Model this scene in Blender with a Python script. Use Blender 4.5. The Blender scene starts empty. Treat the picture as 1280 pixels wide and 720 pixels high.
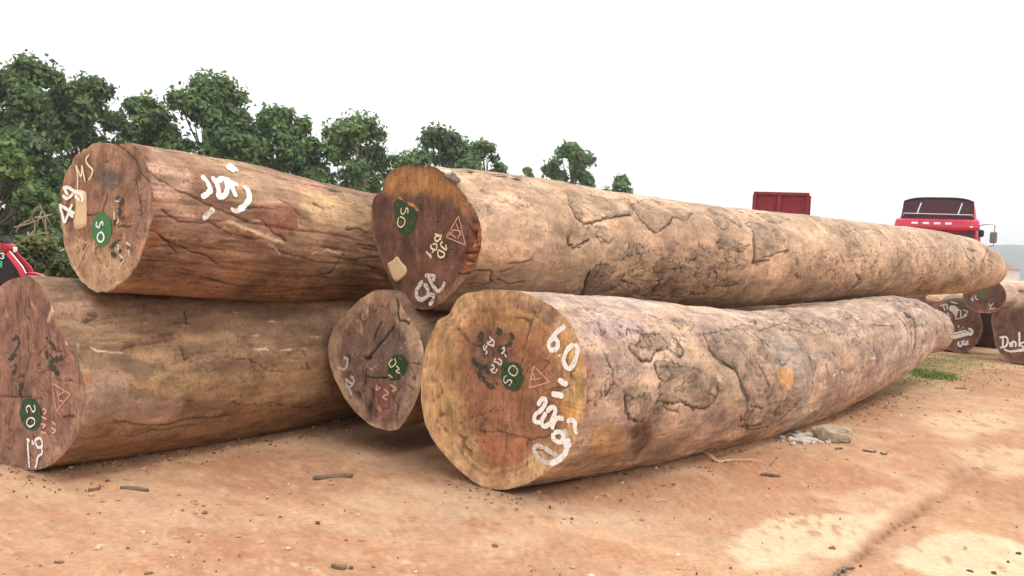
import bpy, math, random
import numpy as np
random.seed(7); rng = np.random.default_rng(11)
PI = math.pi
scene = bpy.context.scene
COL = scene.collection

# ------------------------------------------------------------------ camera
F_PX = 1100.0; CAM_H = 1.2; PITCH = math.radians(2.08); ROLL = math.radians(2.86)
FWD = np.array([0, math.cos(PITCH), -math.sin(PITCH)])
_x = np.array([1., 0, 0]); _z = np.array([0, math.sin(PITCH), math.cos(PITCH)])
RT = math.cos(ROLL)*_x + math.sin(ROLL)*_z
UP = math.cos(ROLL)*_z - math.sin(ROLL)*_x
CAM = np.array([0., 0., CAM_H])
cd = bpy.data.cameras.new('camera'); cam = bpy.data.objects.new('camera', cd); COL.objects.link(cam)
cd.sensor_width = 36.0; cd.lens = 36.0*F_PX/1280.0; cd.clip_start = 0.05; cd.clip_end = 4000.0
from mathutils import Matrix, Vector
cam.matrix_world = Matrix(((RT[0], UP[0], -FWD[0], 0), (RT[1], UP[1], -FWD[1], 0), (RT[2], UP[2], -FWD[2], CAM_H), (0, 0, 0, 1)))
scene.camera = cam

# ------------------------------------------------------------------ sky and sun (bright overcast)
SUN_EL = math.radians(62); SUN_AZ = math.radians(115)     # azimuth clockwise from +Y
w = bpy.data.worlds.new('World'); scene.world = w; w.use_nodes = True
nt = w.node_tree; nt.nodes.clear()
sky = nt.nodes.new('ShaderNodeTexSky'); sky.sky_type = 'NISHITA'; sky.sun_disc = False
sky.sun_elevation = SUN_EL; sky.sun_rotation = SUN_AZ; sky.dust_density = 4.0
tc = nt.nodes.new('ShaderNodeTexCoord'); cn = nt.nodes.new('ShaderNodeTexNoise'); cn.inputs['Scale'].default_value = 1.6; cn.inputs['Detail'].default_value = 4
cr = nt.nodes.new('ShaderNodeValToRGB'); cr.color_ramp.elements[0].color = (12.6, 12.6, 12.7, 1); cr.color_ramp.elements[1].color = (14.0, 13.9, 13.8, 1)
mx = nt.nodes.new('ShaderNodeMixRGB'); mx.inputs[0].default_value = 0.9
bg = nt.nodes.new('ShaderNodeBackground'); bg.inputs['Strength'].default_value = 0.1
wo = nt.nodes.new('ShaderNodeOutputWorld')
nt.links.new(tc.outputs['Generated'], cn.inputs['Vector']); nt.links.new(cn.outputs['Fac'], cr.inputs['Fac'])
nt.links.new(sky.outputs[0], mx.inputs[1]); nt.links.new(cr.outputs[0], mx.inputs[2])
sx = nt.nodes.new('ShaderNodeSeparateXYZ'); zr = nt.nodes.new('ShaderNodeMapRange')           # an overcast sky is brightest overhead
zr.inputs['From Min'].default_value = 0.0; zr.inputs['From Max'].default_value = 1.0; zr.inputs['To Min'].default_value = 0.93; zr.inputs['To Max'].default_value = 1.75
vm = nt.nodes.new('ShaderNodeVectorMath'); vm.operation = 'SCALE'
nt.links.new(tc.outputs['Generated'], sx.inputs[0]); nt.links.new(sx.outputs['Z'], zr.inputs['Value']); nt.links.new(mx.outputs[0], vm.inputs[0]); nt.links.new(zr.outputs[0], vm.inputs['Scale'])
nt.links.new(vm.outputs[0], bg.inputs['Color']); nt.links.new(bg.outputs[0], wo.inputs['Surface'])
ld = bpy.data.lights.new('sun', 'SUN'); ld.energy = 1.3; ld.angle = math.radians(12); ld.color = (1.0, 0.95, 0.88)
sun = bpy.data.objects.new('sun', ld); COL.objects.link(sun)
sdir = Vector((math.sin(SUN_AZ)*math.cos(SUN_EL), math.cos(SUN_AZ)*math.cos(SUN_EL), math.sin(SUN_EL)))
sun.rotation_euler = sdir.to_track_quat('Z', 'Y').to_euler()
vs = scene.view_settings; vs.view_transform = 'Standard'; vs.look = 'None'; vs.gamma = 1.0; vs.exposure = 0.0; vs.use_curve_mapping = False

# ------------------------------------------------------------------ helpers
def ray(x, y): return FWD + RT*(x-640)/F_PX + UP*(360-y)/F_PX
def at(x, y, d): return CAM + ray(x, y)*d                 # a place seen in the photograph, at depth d
def on_ground(x, y, z=0.0):
    r = ray(x, y); return CAM + r*((z-CAM[2])/r[2])
def proj(P):
    v = P-CAM; d = v@FWD; return 640+F_PX*(v@RT)/d, 360-F_PX*(v@UP)/d, d
_tab = np.random.default_rng(3).random(65536).astype(np.float32)
def _h(i, j, k): return _tab[(i*73856093 ^ j*19349663 ^ k*83492791) & 65535]
def vnoise(P, seed=0):
    P = P+seed*17.31; i = np.floor(P).astype(np.int64); f = (P-i).astype(np.float32); f = f*f*f*(f*(f*6-15)+10)
    x, y, z = i[..., 0], i[..., 1], i[..., 2]; u, v, w_ = f[..., 0], f[..., 1], f[..., 2]
    a = _h(x, y, z)*(1-u)+_h(x+1, y, z)*u; b = _h(x, y+1, z)*(1-u)+_h(x+1, y+1, z)*u
    c = _h(x, y, z+1)*(1-u)+_h(x+1, y, z+1)*u; d = _h(x, y+1, z+1)*(1-u)+_h(x+1, y+1, z+1)*u
    return (a*(1-v)+b*v)*(1-w_)+(c*(1-v)+d*v)*w_
def fbm(P, seed=0, oct=4, gain=.5):
    s = 0; a = 1; t = 0; P = np.asarray(P, float)
    for k in range(oct):
        s = s+a*vnoise(P, seed+k*3.7); t += a; a *= gain; P = P*2.03
    return s/t
def sm(x, a, b):
    t = np.clip((x-a)/(b-a), 0, 1); return t*t*(3-2*t)
def P3(q, z=0.0): return np.stack([q[..., 0], q[..., 1], np.full(q.shape[:-1], z)], -1)
def lin(r, g, b):
    f = lambda c: ((c/255+.055)/1.055)**2.4 if c > 10 else c/255/12.92
    return np.array([f(r), f(g), f(b)])
def mixc(col, c, m): return col*(1-m[..., None])+np.asarray(c)*m[..., None]

ORG = {}
def tag(o, label=None, cat=None, group=None, kind=None):
    if label: o['label'] = label
    if cat: o['category'] = cat
    if group: o['group'] = group
    if kind: o['kind'] = kind
    return o
def empty(name, loc):
    o = bpy.data.objects.new(name, None); COL.objects.link(o); o.location = tuple(float(c) for c in loc); o.empty_display_size = .2
    ORG[o.name] = np.array(o.location); return o
def mk(name, V, faces, mat, parent=None, col=None, smooth=True, uv=None):
    V = np.asarray(V, float).reshape(-1, 3)
    org = ORG.get(parent.name, np.zeros(3)) if parent is not None else np.zeros(3)
    me = bpy.data.meshes.new(name)
    if isinstance(faces, np.ndarray):
        n, k = faces.shape; me.vertices.add(len(V)); me.vertices.foreach_set('co', (V-org).astype(np.float32).ravel())
        me.loops.add(n*k); me.loops.foreach_set('vertex_index', faces.astype(np.int32).ravel())
        me.polygons.add(n); me.polygons.foreach_set('loop_start', np.arange(0, n*k, k, dtype=np.int32))
        me.update(calc_edges=True)
    else:
        me.from_pydata([tuple(v) for v in (V-org)], [], faces); me.update()
    me.polygons.foreach_set('use_smooth', np.full(len(me.polygons), smooth))
    if col is not None:
        a = me.color_attributes.new('Col', 'FLOAT_COLOR', 'POINT')
        c = np.ones((len(V), 4), np.float32); c[:, :3] = np.clip(col, 0, 1); a.data.foreach_set('color', c.ravel())
    me.materials.append(mat); me.validate()
    o = bpy.data.objects.new(name, me); COL.objects.link(o)
    if parent is not None: o.parent = parent; ORG[o.name] = org
    return o

# ------------------------------------------------------------------ materials
def mat(name, base=(.5, .5, .5), rough=.8, attr=False, nscale=40., namp=.15, bump=.0, bscale=60., metal=0., spec=.3, trans=None, coat=0, aniso=None):
    m = bpy.data.materials.new(name); m.use_nodes = True; n = m.node_tree.nodes; L = m.node_tree.links
    b = n['Principled BSDF']; b.inputs['Roughness'].default_value = rough; b.inputs['Metallic'].default_value = metal
    b.inputs['Specular IOR Level'].default_value = spec; b.inputs['Coat Weight'].default_value = coat
    tcn = n.new('ShaderNodeTexCoord'); src = tcn.outputs['Object']
    if attr:
        a = n.new('ShaderNodeVertexColor'); a.layer_name = 'Col'; c = a.outputs['Color']
    else:
        a = n.new('ShaderNodeRGB'); a.outputs[0].default_value = (*base, 1); c = a.outputs[0]
    no = n.new('ShaderNodeTexNoise'); no.inputs['Scale'].default_value = nscale; no.inputs['Detail'].default_value = 6; no.inputs['Roughness'].default_value = .65
    L.new(src, no.inputs['Vector'])
    mr = n.new('ShaderNodeMapRange'); mr.inputs['From Min'].default_value = .3; mr.inputs['From Max'].default_value = .7
    mr.inputs['To Min'].default_value = 1-namp; mr.inputs['To Max'].default_value = 1+namp; L.new(no.outputs['Fac'], mr.inputs['Value'])
    vm = n.new('ShaderNodeVectorMath'); vm.operation = 'SCALE'; L.new(c, vm.inputs[0]); L.new(mr.outputs[0], vm.inputs['Scale']); L.new(vm.outputs[0], b.inputs['Base Color'])
    if bump:
        bn = n.new('ShaderNodeTexNoise'); bn.inputs['Scale'].default_value = bscale; bn.inputs['Detail'].default_value = 8; L.new(src, bn.inputs['Vector'])
        bp = n.new('ShaderNodeBump'); bp.inputs['Strength'].default_value = 1; bp.inputs['Distance'].default_value = bump; L.new(bn.outputs['Fac'], bp.inputs['Height']); L.new(bp.outputs[0], b.inputs['Normal'])
    if trans:                                             # light passing through leaves
        t = n.new('ShaderNodeBsdfTranslucent'); L.new(vm.outputs[0], t.inputs['Color']); ms = n.new('ShaderNodeMixShader'); ms.inputs[0].default_value = trans
        L.new(b.outputs[0], ms.inputs[1]); L.new(t.outputs[0], ms.inputs[2]); L.new(ms.outputs[0], n['Material Output'].inputs['Surface'])
    return m
M_wood = mat('log_wood', attr=True, rough=.78, nscale=95, namp=.26, bump=.0025, bscale=130, spec=.22)
M_cut = mat('sawn_wood', attr=True, rough=.82, nscale=120, namp=.22, bump=.003, bscale=140, spec=.2)
M_ground = mat('laterite_ground', attr=True, rough=.95, nscale=38, namp=.17, bump=.006, bscale=70, spec=.1)
M_leaf = mat('leaves', attr=True, rough=.55, nscale=3, namp=.12, trans=.3, spec=.35)
M_bark = mat('tree_bark', (.16, .13, .10), rough=.9, nscale=12, namp=.3, bump=.02, bscale=18)
M_stone = mat('stone', (.36, .29, .20), rough=.92, nscale=14, namp=.35, bump=.01, bscale=30)
M_chip = mat('bark_chip', (.17, .115, .085), rough=.9, nscale=30, namp=.35, bump=.003, bscale=80)
M_pale = mat('pale_crumbs', (.52, .46, .40), rough=.95, nscale=30, namp=.15)
M_peb = mat('pebbles', attr=True, rough=.95, nscale=30, namp=.2)
def paint(name, base, thr=.36, nscale=45):
    m = mat(name, base, rough=.75, nscale=25, namp=.1); n = m.node_tree.nodes; L = m.node_tree.links
    b = n['Principled BSDF']; no = n.new('ShaderNodeTexNoise'); no.inputs['Scale'].default_value = nscale; no.inputs['Detail'].default_value = 5
    tcn = n.new('ShaderNodeTexCoord'); L.new(tcn.outputs['Object'], no.inputs['Vector'])
    mr = n.new('ShaderNodeMapRange'); mr.inputs['From Min'].default_value = thr-.06; mr.inputs['From Max'].default_value = thr; L.new(no.outputs['Fac'], mr.inputs['Value']); L.new(mr.outputs[0], b.inputs['Alpha'])
    return m
M_white = paint('white_paint', (.88, .86, .82), .39, 130)
M_faint = paint('worn_white_paint', (.70, .63, .56), .45, 130)
M_pink = paint('pink_chalk', (.74, .42, .32), .38, 90)
M_yel = paint('pale_yellow_paint', (.80, .70, .45), .36, 90)
M_green = paint('green_paint', (.055, .19, .07), .34, 60)
M_dgreen = paint('dark_green_paint', (.03, .075, .03), .44, 34)
M_blue = paint('faded_dark_paint', (.05, .052, .045), .50, 40)
M_tag = mat('tag_board', (.66, .50, .30), rough=.8, nscale=30, namp=.12)
M_splint = mat('fresh_splinter', (.62, .42, .26), rough=.85, nscale=50, namp=.2)

# ------------------------------------------------------------------ ribbons of paint
def catmull(P, step):
    P = np.asarray(P, float)
    if len(P) > 2:
        out = []; closed = np.linalg.norm(P[0]-P[-1]) < 1e-9
        for i in range(len(P)-1):
            p0 = P[i-1] if i else (P[-2] if closed else P[0]); p1 = P[i]; p2 = P[i+1]; p3 = P[i+2] if i+2 < len(P) else (P[1] if closed else P[-1])
            for t in np.linspace(0, 1, 8, endpoint=False):
                out.append(.5*((2*p1)+(-p0+p2)*t+(2*p0-5*p1+4*p2-p3)*t*t+(-p0+3*p1-3*p2+p3)*t**3))
        out.append(P[-1]); P = np.array(out)
    s = np.r_[0, np.cumsum(np.linalg.norm(np.diff(P, axis=0), axis=1))]; n = max(3, int(s[-1]/step)+1)
    u = np.linspace(0, s[-1], n); return np.stack([np.interp(u, s, P[:, k]) for k in range(P.shape[1])], 1)
def ribbon2d(pts, width, seed, step=.004, nac=6):
    """a brush stroke in surface coordinates: rows of points across it, with rough edges and rounded ends"""
    c = catmull(pts, step); n = len(c); t = np.gradient(c, axis=0); t /= np.linalg.norm(t, axis=1)[:, None]+1e-9
    nr = np.stack([-t[:, 1], t[:, 0]], 1); s = np.r_[0, np.cumsum(np.linalg.norm(np.diff(c, axis=0), axis=1))]
    q = np.stack([s*60, np.zeros(n), np.full(n, seed*3.3)], 1)
    e = np.minimum(s, s[-1]-s); cap = np.sqrt(np.clip(1-(1-np.clip(e/(width*.5), 0, 1))**2, .02, 1))
    wl = width*.5*(.78+.44*vnoise(q, seed))*cap; wr = width*.5*(.78+.44*vnoise(q, seed+5))*cap
    k = np.linspace(-1, 1, nac); off = np.where(k[None] < 0, k[None]*wl[:, None], k[None]*wr[:, None])
    V = c[:, None]+nr[:, None]*off[..., None]
    i = np.arange(n-1)[:, None]*nac+np.arange(nac-1)[None]; F = np.stack([i, i+nac, i+nac+1, i+1], -1).reshape(-1, 4)
    return V.reshape(-1, 2), F
def blob2d(poly, n=10, seed=1, rough=.004):
    """a filled paint patch: concentric rings inside a closed outline"""
    p = np.asarray(poly, float); p = catmull(np.vstack([p, p[:1]]), .006)[:-1]; c = p.mean(0); m = len(p)
    d = (p-c); rr = 1+(vnoise(np.stack([p[:, 0]*60, p[:, 1]*60, np.full(m, seed*2.2)], 1))-.5)*rough*2/np.linalg.norm(d, axis=1).mean()
    d = d*rr[:, None]; V = [c[None]]+[c+d*k/n for k in range(1, n+1)]; V = np.vstack(V)
    F = []
    j = np.arange(m); j2 = (j+1) % m
    tri = np.stack([np.zeros(m, int), 1+j, 1+j2], 1)
    for k in range(1, n):
        a = 1+(k-1)*m; b = 1+k*m; F.append(np.stack([a+j, b+j, b+j2, a+j2], 1))
    F = np.vstack(F); return V, [tuple(t) for t in tri]+[tuple(f) for f in F]

# ------------------------------------------------------------------ painter over a surface with metric coordinates
class Painter:
    def __init__(s, q, col): s.q = q; s.col = col; s.h = np.zeros(len(q))
    def near(s, pts, m):
        pts = np.asarray(pts); lo = pts.min(0)-m; hi = pts.max(0)+m
        return np.nonzero((s.q[:, 0] > lo[0]) & (s.q[:, 0] < hi[0]) & (s.q[:, 1] > lo[1]) & (s.q[:, 1] < hi[1]))[0]
    def warp(s, i, amp, fr, seed):
        q = s.q[i]; return q+amp*2*np.stack([fbm(P3(q*fr, seed), seed, 3)-.5, fbm(P3(q*fr, seed+9.), seed+4, 3)-.5], 1)
    def segd(s, q, pts):
        d = np.full(len(q), 1e9)
        for a, b in zip(pts[:-1], pts[1:]):
            ab = b-a; t = np.clip(((q-a)@ab)/(ab@ab+1e-12), 0, 1); d = np.minimum(d, np.linalg.norm(q-a-t[:, None]*ab, axis=1))
        return d
    def sdf(s, q, pts):
        pts = np.asarray(pts); d = s.segd(q, np.vstack([pts, pts[:1]])); ins = np.zeros(len(q), bool)
        for a, b in zip(pts, np.roll(pts, -1, 0)):
            c = ((a[1] > q[:, 1]) != (b[1] > q[:, 1])) & (q[:, 0] < (b[0]-a[0])*(q[:, 1]-a[1])/(b[1]-a[1]+1e-12)+a[0]); ins ^= c
        return np.where(ins, -d, d)
    def poly(s, pts, color, feather=.02, k=1., warp=.02, fr=12., seed=1, h=0., mott=0.):
        i = s.near(pts, feather+warp*2)
        if not len(i): return
        d = s.sdf(s.warp(i, warp, fr, seed), pts); m = k*(1-sm(d, -feather, feather))
        if mott: m = m*(1-mott+mott*sm(fbm(P3(s.q[i]*22, seed), seed+2, 4), .35, .6))
        s.col[i] = mixc(s.col[i], color, m); s.h[i] += h*m
    def line(s, pts, color=(.035, .024, .018), w=.006, depth=.008, k=1., warp=.012, fr=18., seed=1, broken=0.):
        if w < .012: w, depth = w*.78, depth*.55            # hairline cracks
        pts = np.asarray(pts, float); i = s.near(pts, w*3+warp*2)
        if not len(i): return
        d = s.segd(s.warp(i, warp, fr, seed), pts); ww = w*(.5+fbm(P3(s.q[i]*20, seed), seed+1, 2))
        m = np.exp(-(d/ww)**2)*k
        if broken: m = m*sm(vnoise(P3(s.q[i]*16, seed+3.), seed), broken-.15, broken+.1)
        s.col[i] = mixc(s.col[i], color, np.clip(m, 0, 1)); s.h[i] -= depth*m
    def plate(s, pts, color, h=.0025, seed=1, k=.85, edge=.0048, warp=.022, inner=.5, dark=(.04, .027, .02)):
        """a left-over scale of thin bark: raised, cracked within, its lower lips dark"""
        i = s.near(pts, .09)
        if not len(i): return
        q = s.q[i]; w1 = s.warp(i, warp, 11., seed)-q; w2 = s.warp(i, .022, 34., seed+5)-q; d = s.sdf(q+w1+w2, pts); m = 1-sm(d, -.005, .004)
        n1 = fbm(P3(q*np.array([22., 30.]), seed), seed, 5); n0 = fbm(P3(q*np.array([7., 9.]), seed), seed+2, 3)
        r1 = np.abs(fbm(P3((q+w1)*np.array([7., 20.]), seed+7.), seed+3, 4)-.5); r2 = np.abs(fbm(P3((q+w1)*np.array([16., 9.]), seed+17.), seed+6, 4)-.5)
        c = np.asarray(color)*(.62+.8*n1)[:, None]; s.col[i] = mixc(s.col[i], c, m*k*sm(n0+.35*n1, .42, .72)*.9+m*k*.1)
        crk = m*inner*np.maximum(np.exp(-(r1/.030)**2)*sm(n0, .36, .48), np.exp(-(r2/.020)**2)*sm(1-n0, .42, .52)*.8)
        en = .25+.75*sm(vnoise(P3(q*9, seed+2.), seed+8), .25, .5); ed = np.exp(-((d-.001)/(edge*(.5+n1)))**2)*en
        s.col[i] = mixc(s.col[i], dark, np.clip(crk*.85+ed*.95, 0, .95))
        s.h[i] += m*(h+.003*(n1-.5))-crk*.005-ed*.0055

# ------------------------------------------------------------------ logs
class Log:
    def __init__(g, name, near, far, zoom, outline, ts, rs, us, blend, nS, nT, nR=70, roughness=.007, sdens=1.6, grime=.8, streak=.4, tone=.92, net=0.):
        g.net = net; g.tone = tone; g.grime = grime; g.streak = streak
        g.near = near; g.far = far; D = far-near; g.L = np.linalg.norm(D); g.D = D/g.L
        g.side = np.cross(g.D, [0, 0, 1]); g.side /= np.linalg.norm(g.side); g.up = np.cross(g.side, g.D)
        g.ts, g.rs, g.us, g.blend, g.rough = ts, rs, us, blend, roughness
        if callable(outline): g.oth = np.linspace(-PI, PI, 60, endpoint=False); g.orr = outline(g.oth)
        else:
            x0, y0, s = zoom; q = np.array([g.face(x0+a/s, y0+b/s) for a, b in outline])
            th = np.arctan2(q[:, 1], q[:, 0]); r = np.hypot(q[:, 0], q[:, 1]); i = np.argsort(th); g.oth, g.orr = th[i], r[i]
        u = np.linspace(0, 1, nS); g.T = (u+(sdens-1)*.5*(u*u))/(1+(sdens-1)*.5) if sdens != 1 else u
        t = np.linspace(-PI, PI, 2000); dens = 1+1.8*sm(t, -1.5, -1.2)*(1-sm(t, 2.2, 2.5)); cdf = np.cumsum(dens); cdf = (cdf-cdf[0])/(cdf[-1]-cdf[0])
        g.TH = np.interp(np.linspace(0, 1, nT, endpoint=False), cdf, t); g.nR = nR; g.name = name; g.seed = sum(map(ord, name)) % 97
        g.base = g.surface(); g.R0 = float(np.mean(g.orr)); P = g.base.reshape(-1, 3); x, y, d = proj(P)
        cen = g.near+g.D*(g.T*g.L)[:, None]+g.up*np.interp(g.T, ts, us)[:, None]
        nrm = (g.base-cen[:, None]).reshape(-1, 3); vis = np.einsum('ij,ij->i', nrm, CAM-P) > 0
        g._pv = (np.where(vis, x, 1e6), y); g.q = np.stack([np.repeat(g.T*g.L, nT), np.tile(g.TH*g.R0, nS)], 1)
    def face(g, px, py):                                  # photograph point -> place on the near cut face
        r = ray(px, py); t = ((g.near-CAM)@g.D)/(r@g.D); v = CAM+r*t-g.near; return np.array([v@g.side, v@g.up])
    def outline_r(g, TH):
        r = np.interp(TH, g.oth, g.orr, period=2*PI)
        r2 = sum(np.interp(TH+k, g.oth, g.orr, period=2*PI) for k in (-.04, 0, .04))/3
        return r2
    def surface(g):
        r = np.interp(g.T, g.ts, g.rs); u = np.interp(g.T, g.ts, g.us); o = g.outline_r(g.TH)
        w_ = np.clip(g.T*g.L/g.blend, 0, 1); w_ = w_*w_*(3-2*w_); rr = o[None]*(1-w_[:, None])+r[:, None]*w_[:, None]
        g.rr = rr; c = g.near+g.D*(g.T*g.L)[:, None]+g.up*u[:, None]; g.cen = c
        return c[:, None]+rr[..., None]*(np.cos(g.TH)[None, :, None]*g.side+np.sin(g.TH)[None, :, None]*g.up)
    def on(g, px, py):                                    # photograph point -> (length, arc) on the log's side
        d = (g._pv[0]-px)**2+(g._pv[1]-py)**2; return g.q[int(np.argmin(d))].copy()
    def onz(g, zoom, pts): x0, y0, s = zoom; return np.array([g.on(x0+a/s, y0+b/s) for a, b in pts])
    def facez(g, zoom, pts): x0, y0, s = zoom; return np.array([g.face(x0+a/s, y0+b/s) for a, b in pts])
    def build(g, root, body_fn, face_fn, ring_n=None):
        nS, nT = len(g.T), len(g.TH); q = g.q
        Pc = np.stack([q[:, 0], np.cos(q[:, 1]/g.R0)*g.R0, np.sin(q[:, 1]/g.R0)*g.R0], 1); g.Pc = Pc
        pt = Painter(q, np.zeros((len(q), 3))); body_fn(g, pt, Pc)
        nearfade = np.repeat(sm(g.T*g.L, 0, .05), nT)
        g0 = fbm(Pc*np.array([2.6, 4.2, 4.2]), g.seed+80, 4, .6); pt.col *= (g.tone*(1+1.3*(g0-.5)))[:, None]; pt.col *= np.array([1.03, 1., .97])
        g1 = fbm(Pc*np.array([11, 18, 18.]), g.seed+50, 5, .6); g2 = fbm(Pc*np.array([2.5, 60, 60.]), g.seed+60, 4); g3 = fbm(Pc*np.array([60, 80, 80.]), g.seed+70, 2)
        pt.col *= (1+g.grime*(1.2*(g1-.5)+g.streak*(g2-.5)))[:, None]; pt.col[:] = mixc(pt.col, np.array([.07, .045, .03]), sm(g3*.6+g1*.4, .62, .70)*.55*g.grime); pt.h += (.006*(g1-.5)+.003*(g2-.5))*g.grime
        if g.net:
            Q = Pc+.05*(np.stack([fbm(Pc*9, 1, 3), fbm(Pc*9, 2, 3), fbm(Pc*9, 3, 3)], 1)-.5)*2; mk_ = sm(fbm(Pc*np.array([1.1, 2.2, 2.2]), g.seed+90, 3), .42, .53)*g.net
            for k_, (sc, wd_) in enumerate((((3.5, 11, 11), .015), ((8, 6, 6), .013), ((9, 24, 24), .022))):
                rg_ = np.abs(fbm(Q*np.array(sc), g.seed+91+k_*5, 4)-.5); cm = np.exp(-(rg_/wd_)**2)*mk_*sm(fbm(Pc*5, g.seed+95+k_, 2), .40, .52)*(1, .9, .6)[k_]
                pt.col[:] = mixc(pt.col, np.array([.055, .034, .024]), np.clip(cm*.95, 0, .92)); pt.h -= .006*cm
        edge = (fbm(np.stack([np.cos(g.TH)*9, np.sin(g.TH)*9, np.zeros(nT)], 1), g.seed, 4)-.5)*g.rough*2
        h = pt.h*nearfade; rr = g.rr.reshape(-1)+h; rr = rr.reshape(nS, nT)+edge[None]*np.exp(-(g.T*g.L/.08))[:, None]
        g.rfin = rr; V = g.cen[:, None]+rr[..., None]*(np.cos(g.TH)[None, :, None]*g.side+np.sin(g.TH)[None, :, None]*g.up)
        i = np.arange(nS-1)[:, None]*nT; j = np.arange(nT)[None]; j2 = (np.arange(nT)+1)[None] % nT
        Fq = np.stack([i+j, i+j2, i+nT+j2, i+nT+j], -1).reshape(-1, 4)
        body = mk('trunk', V.reshape(-1, 3), Fq, M_wood, root, pt.col); g.body = body
        # near cut face
        nR = g.nR; k = (np.arange(nR+1)/nR)**.8; ro = rr[0]
        A = k[:, None]*ro[None]*np.cos(g.TH)[None]; B = k[:, None]*ro[None]*np.sin(g.TH)[None]; fq = np.stack([A.ravel(), B.ravel()], 1)
        fp = Painter(fq, np.zeros((len(fq), 3))); rad = np.repeat(k, nT); face_fn(g, fp, rad)
        k1 = fbm(P3(fq*np.array([28, 20.]), 5), g.seed, 5, .6); k2 = fbm(P3(fq*np.array([110, 10.]), 6), g.seed+1, 3); k3 = fbm(P3(fq*70, 7), g.seed+2, 2); k4 = fbm(P3(fq*8, 8), g.seed+3, 3)
        ang = np.arctan2(fq[:, 1], fq[:, 0]); k5 = vnoise(np.stack([ang*38, rad*2.5, rad*0], 1), g.seed+4); fp.col *= 1.12*(1+1.2*(k1-.5)+.5*(k2-.5)+.7*(k4-.5)+.28*(k5-.5)*rad)[:, None]; fp.col[:] = mixc(fp.col, np.array([.06, .035, .025]), sm(k3*.6+k1*.4, .60, .70)*.5); fp.h += .005*(k1-.5)+.002*(k5-.5)*rad; rc = np.abs(fbm(P3(np.stack([ang*2.2, rad*1.3], 1), 3), g.seed+6, 3)-.5); cm = np.exp(-(rc/.008)**2)*sm(rad, .12, .3)*(1-sm(rad, .8, .95))*sm(k4, .42, .55); fp.col[:] = mixc(fp.col, np.array([.05, .03, .02]), cm*.75); fp.h -= .006*cm
        hh = g.relief(fq)+fp.h; hh = hh*(1-sm(rad, .985, 1.0))-.004*sm(rad, .97, 1.0)*0
        FV = g.near+g.up*g.us[0]+fq[:, :1]*g.side+fq[:, 1:]*g.up-g.D*hh[:, None]
        i = np.arange(nR)[:, None]*nT; Ff = np.stack([i+j, i+nT+j, i+nT+j2, i+j2], -1).reshape(-1, 4)
        g.cut = mk('cut_end', FV, Ff, M_cut, root, fp.col)
        # far cut face
        ro = rr[-1]; kk = np.linspace(1, 0, 12)[:, None]; c = g.cen[-1]
        bulge = .06*np.sqrt(np.clip(1-kk**2, 0, 1))
        W = c+(kk*ro[None]*np.cos(g.TH)[None])[..., None]*g.side+(kk*ro[None]*np.sin(g.TH)[None])[..., None]*g.up+(bulge*np.ones((1, nT)))[..., None]*g.D
        i = np.arange(11)[:, None]*nT; Fb = np.stack([i+j, i+j2, i+nT+j2, i+nT+j], -1).reshape(-1, 4)
        cc = np.array([.30, .19, .12])*(.7+.6*fbm(W.reshape(-1, 3)*9, 3))[:, None]
        mk('far_end', W.reshape(-1, 3), Fb, M_cut, root, cc)
    def relief(g, q):
        return .004*(fbm(P3(q*7, g.seed), 1, 3)-.5)+.0018*(fbm(P3(q*np.array([60., 9.]), g.seed), 2, 3)-.5)
    def on_face(g, q, off): return g.near+g.up*g.us[0]+q[:, :1]*g.side+q[:, 1:]*g.up-g.D*(g.relief(q)+off)[:, None]
    def on_side(g, q, off):
        """points on the finished side surface, bilinear in its grid"""
        s = np.interp(q[:, 0]/g.L, g.T, np.arange(len(g.T))); t = np.interp(q[:, 1]/g.R0, g.TH, np.arange(len(g.TH)))
        i = np.clip(s.astype(int), 0, len(g.T)-2); j = np.clip(t.astype(int), 0, len(g.TH)-2); a = s-i; b = t-j
        r = (g.rfin[i, j]*(1-b)+g.rfin[i, j+1]*b)*(1-a)+(g.rfin[i+1, j]*(1-b)+g.rfin[i+1, j+1]*b)*a+off
        cen = g.near+g.D*q[:, :1]+g.up*np.interp(q[:, 0]/g.L, g.ts, g.us)[:, None]; th = q[:, 1]/g.R0
        return cen+r[:, None]*(np.cos(th)[:, None]*g.side+np.sin(th)[:, None]*g.up)
    def px(g, n): return n*((g.near-CAM)@FWD)/F_PX        # picture pixels at the near face -> metres
    def strokes(g, root, name, zoom, lists, wpx, m, side=False, label=None, lift=0.):
        """lettering painted on the log, every stroke laid a hair above the wood"""
        G = []
        for k, pts in enumerate(lists):
            wd = wpx
            if isinstance(pts, tuple) and isinstance(pts[0], (int, float)): wd, pts = pts
            q = (g.onz if side else g.facez)(zoom, pts)
            if not side: q = q-np.array([0, g.us[0]])
            v, f = ribbon2d(q, g.px(wd), g.seed+k*1.7+len(name)); off = .003+.0005*k+lift
            W = (g.on_side if side else g.on_face)(v, off); hit = [c for c in G if min(np.linalg.norm(c[2][:, None]-v[None, ::2], axis=2).min(), 9) < g.px(1.6)]
            c = [[W], [f], v]
            for h_ in hit:                                # strokes that touch make one letter
                n = sum(len(a) for a in h_[0]); c[1] = h_[1]+[a+n for a in c[1]]; c[0] = h_[0]+c[0]; c[2] = np.vstack([h_[2], c[2]])
            G = [h_ for h_ in G if not any(h_ is x for x in hit)]+[c]
        for c in G:
            o = mk(name, np.vstack(c[0]), np.vstack(c[1]), m, root)
            if label: o['label'] = label
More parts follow.
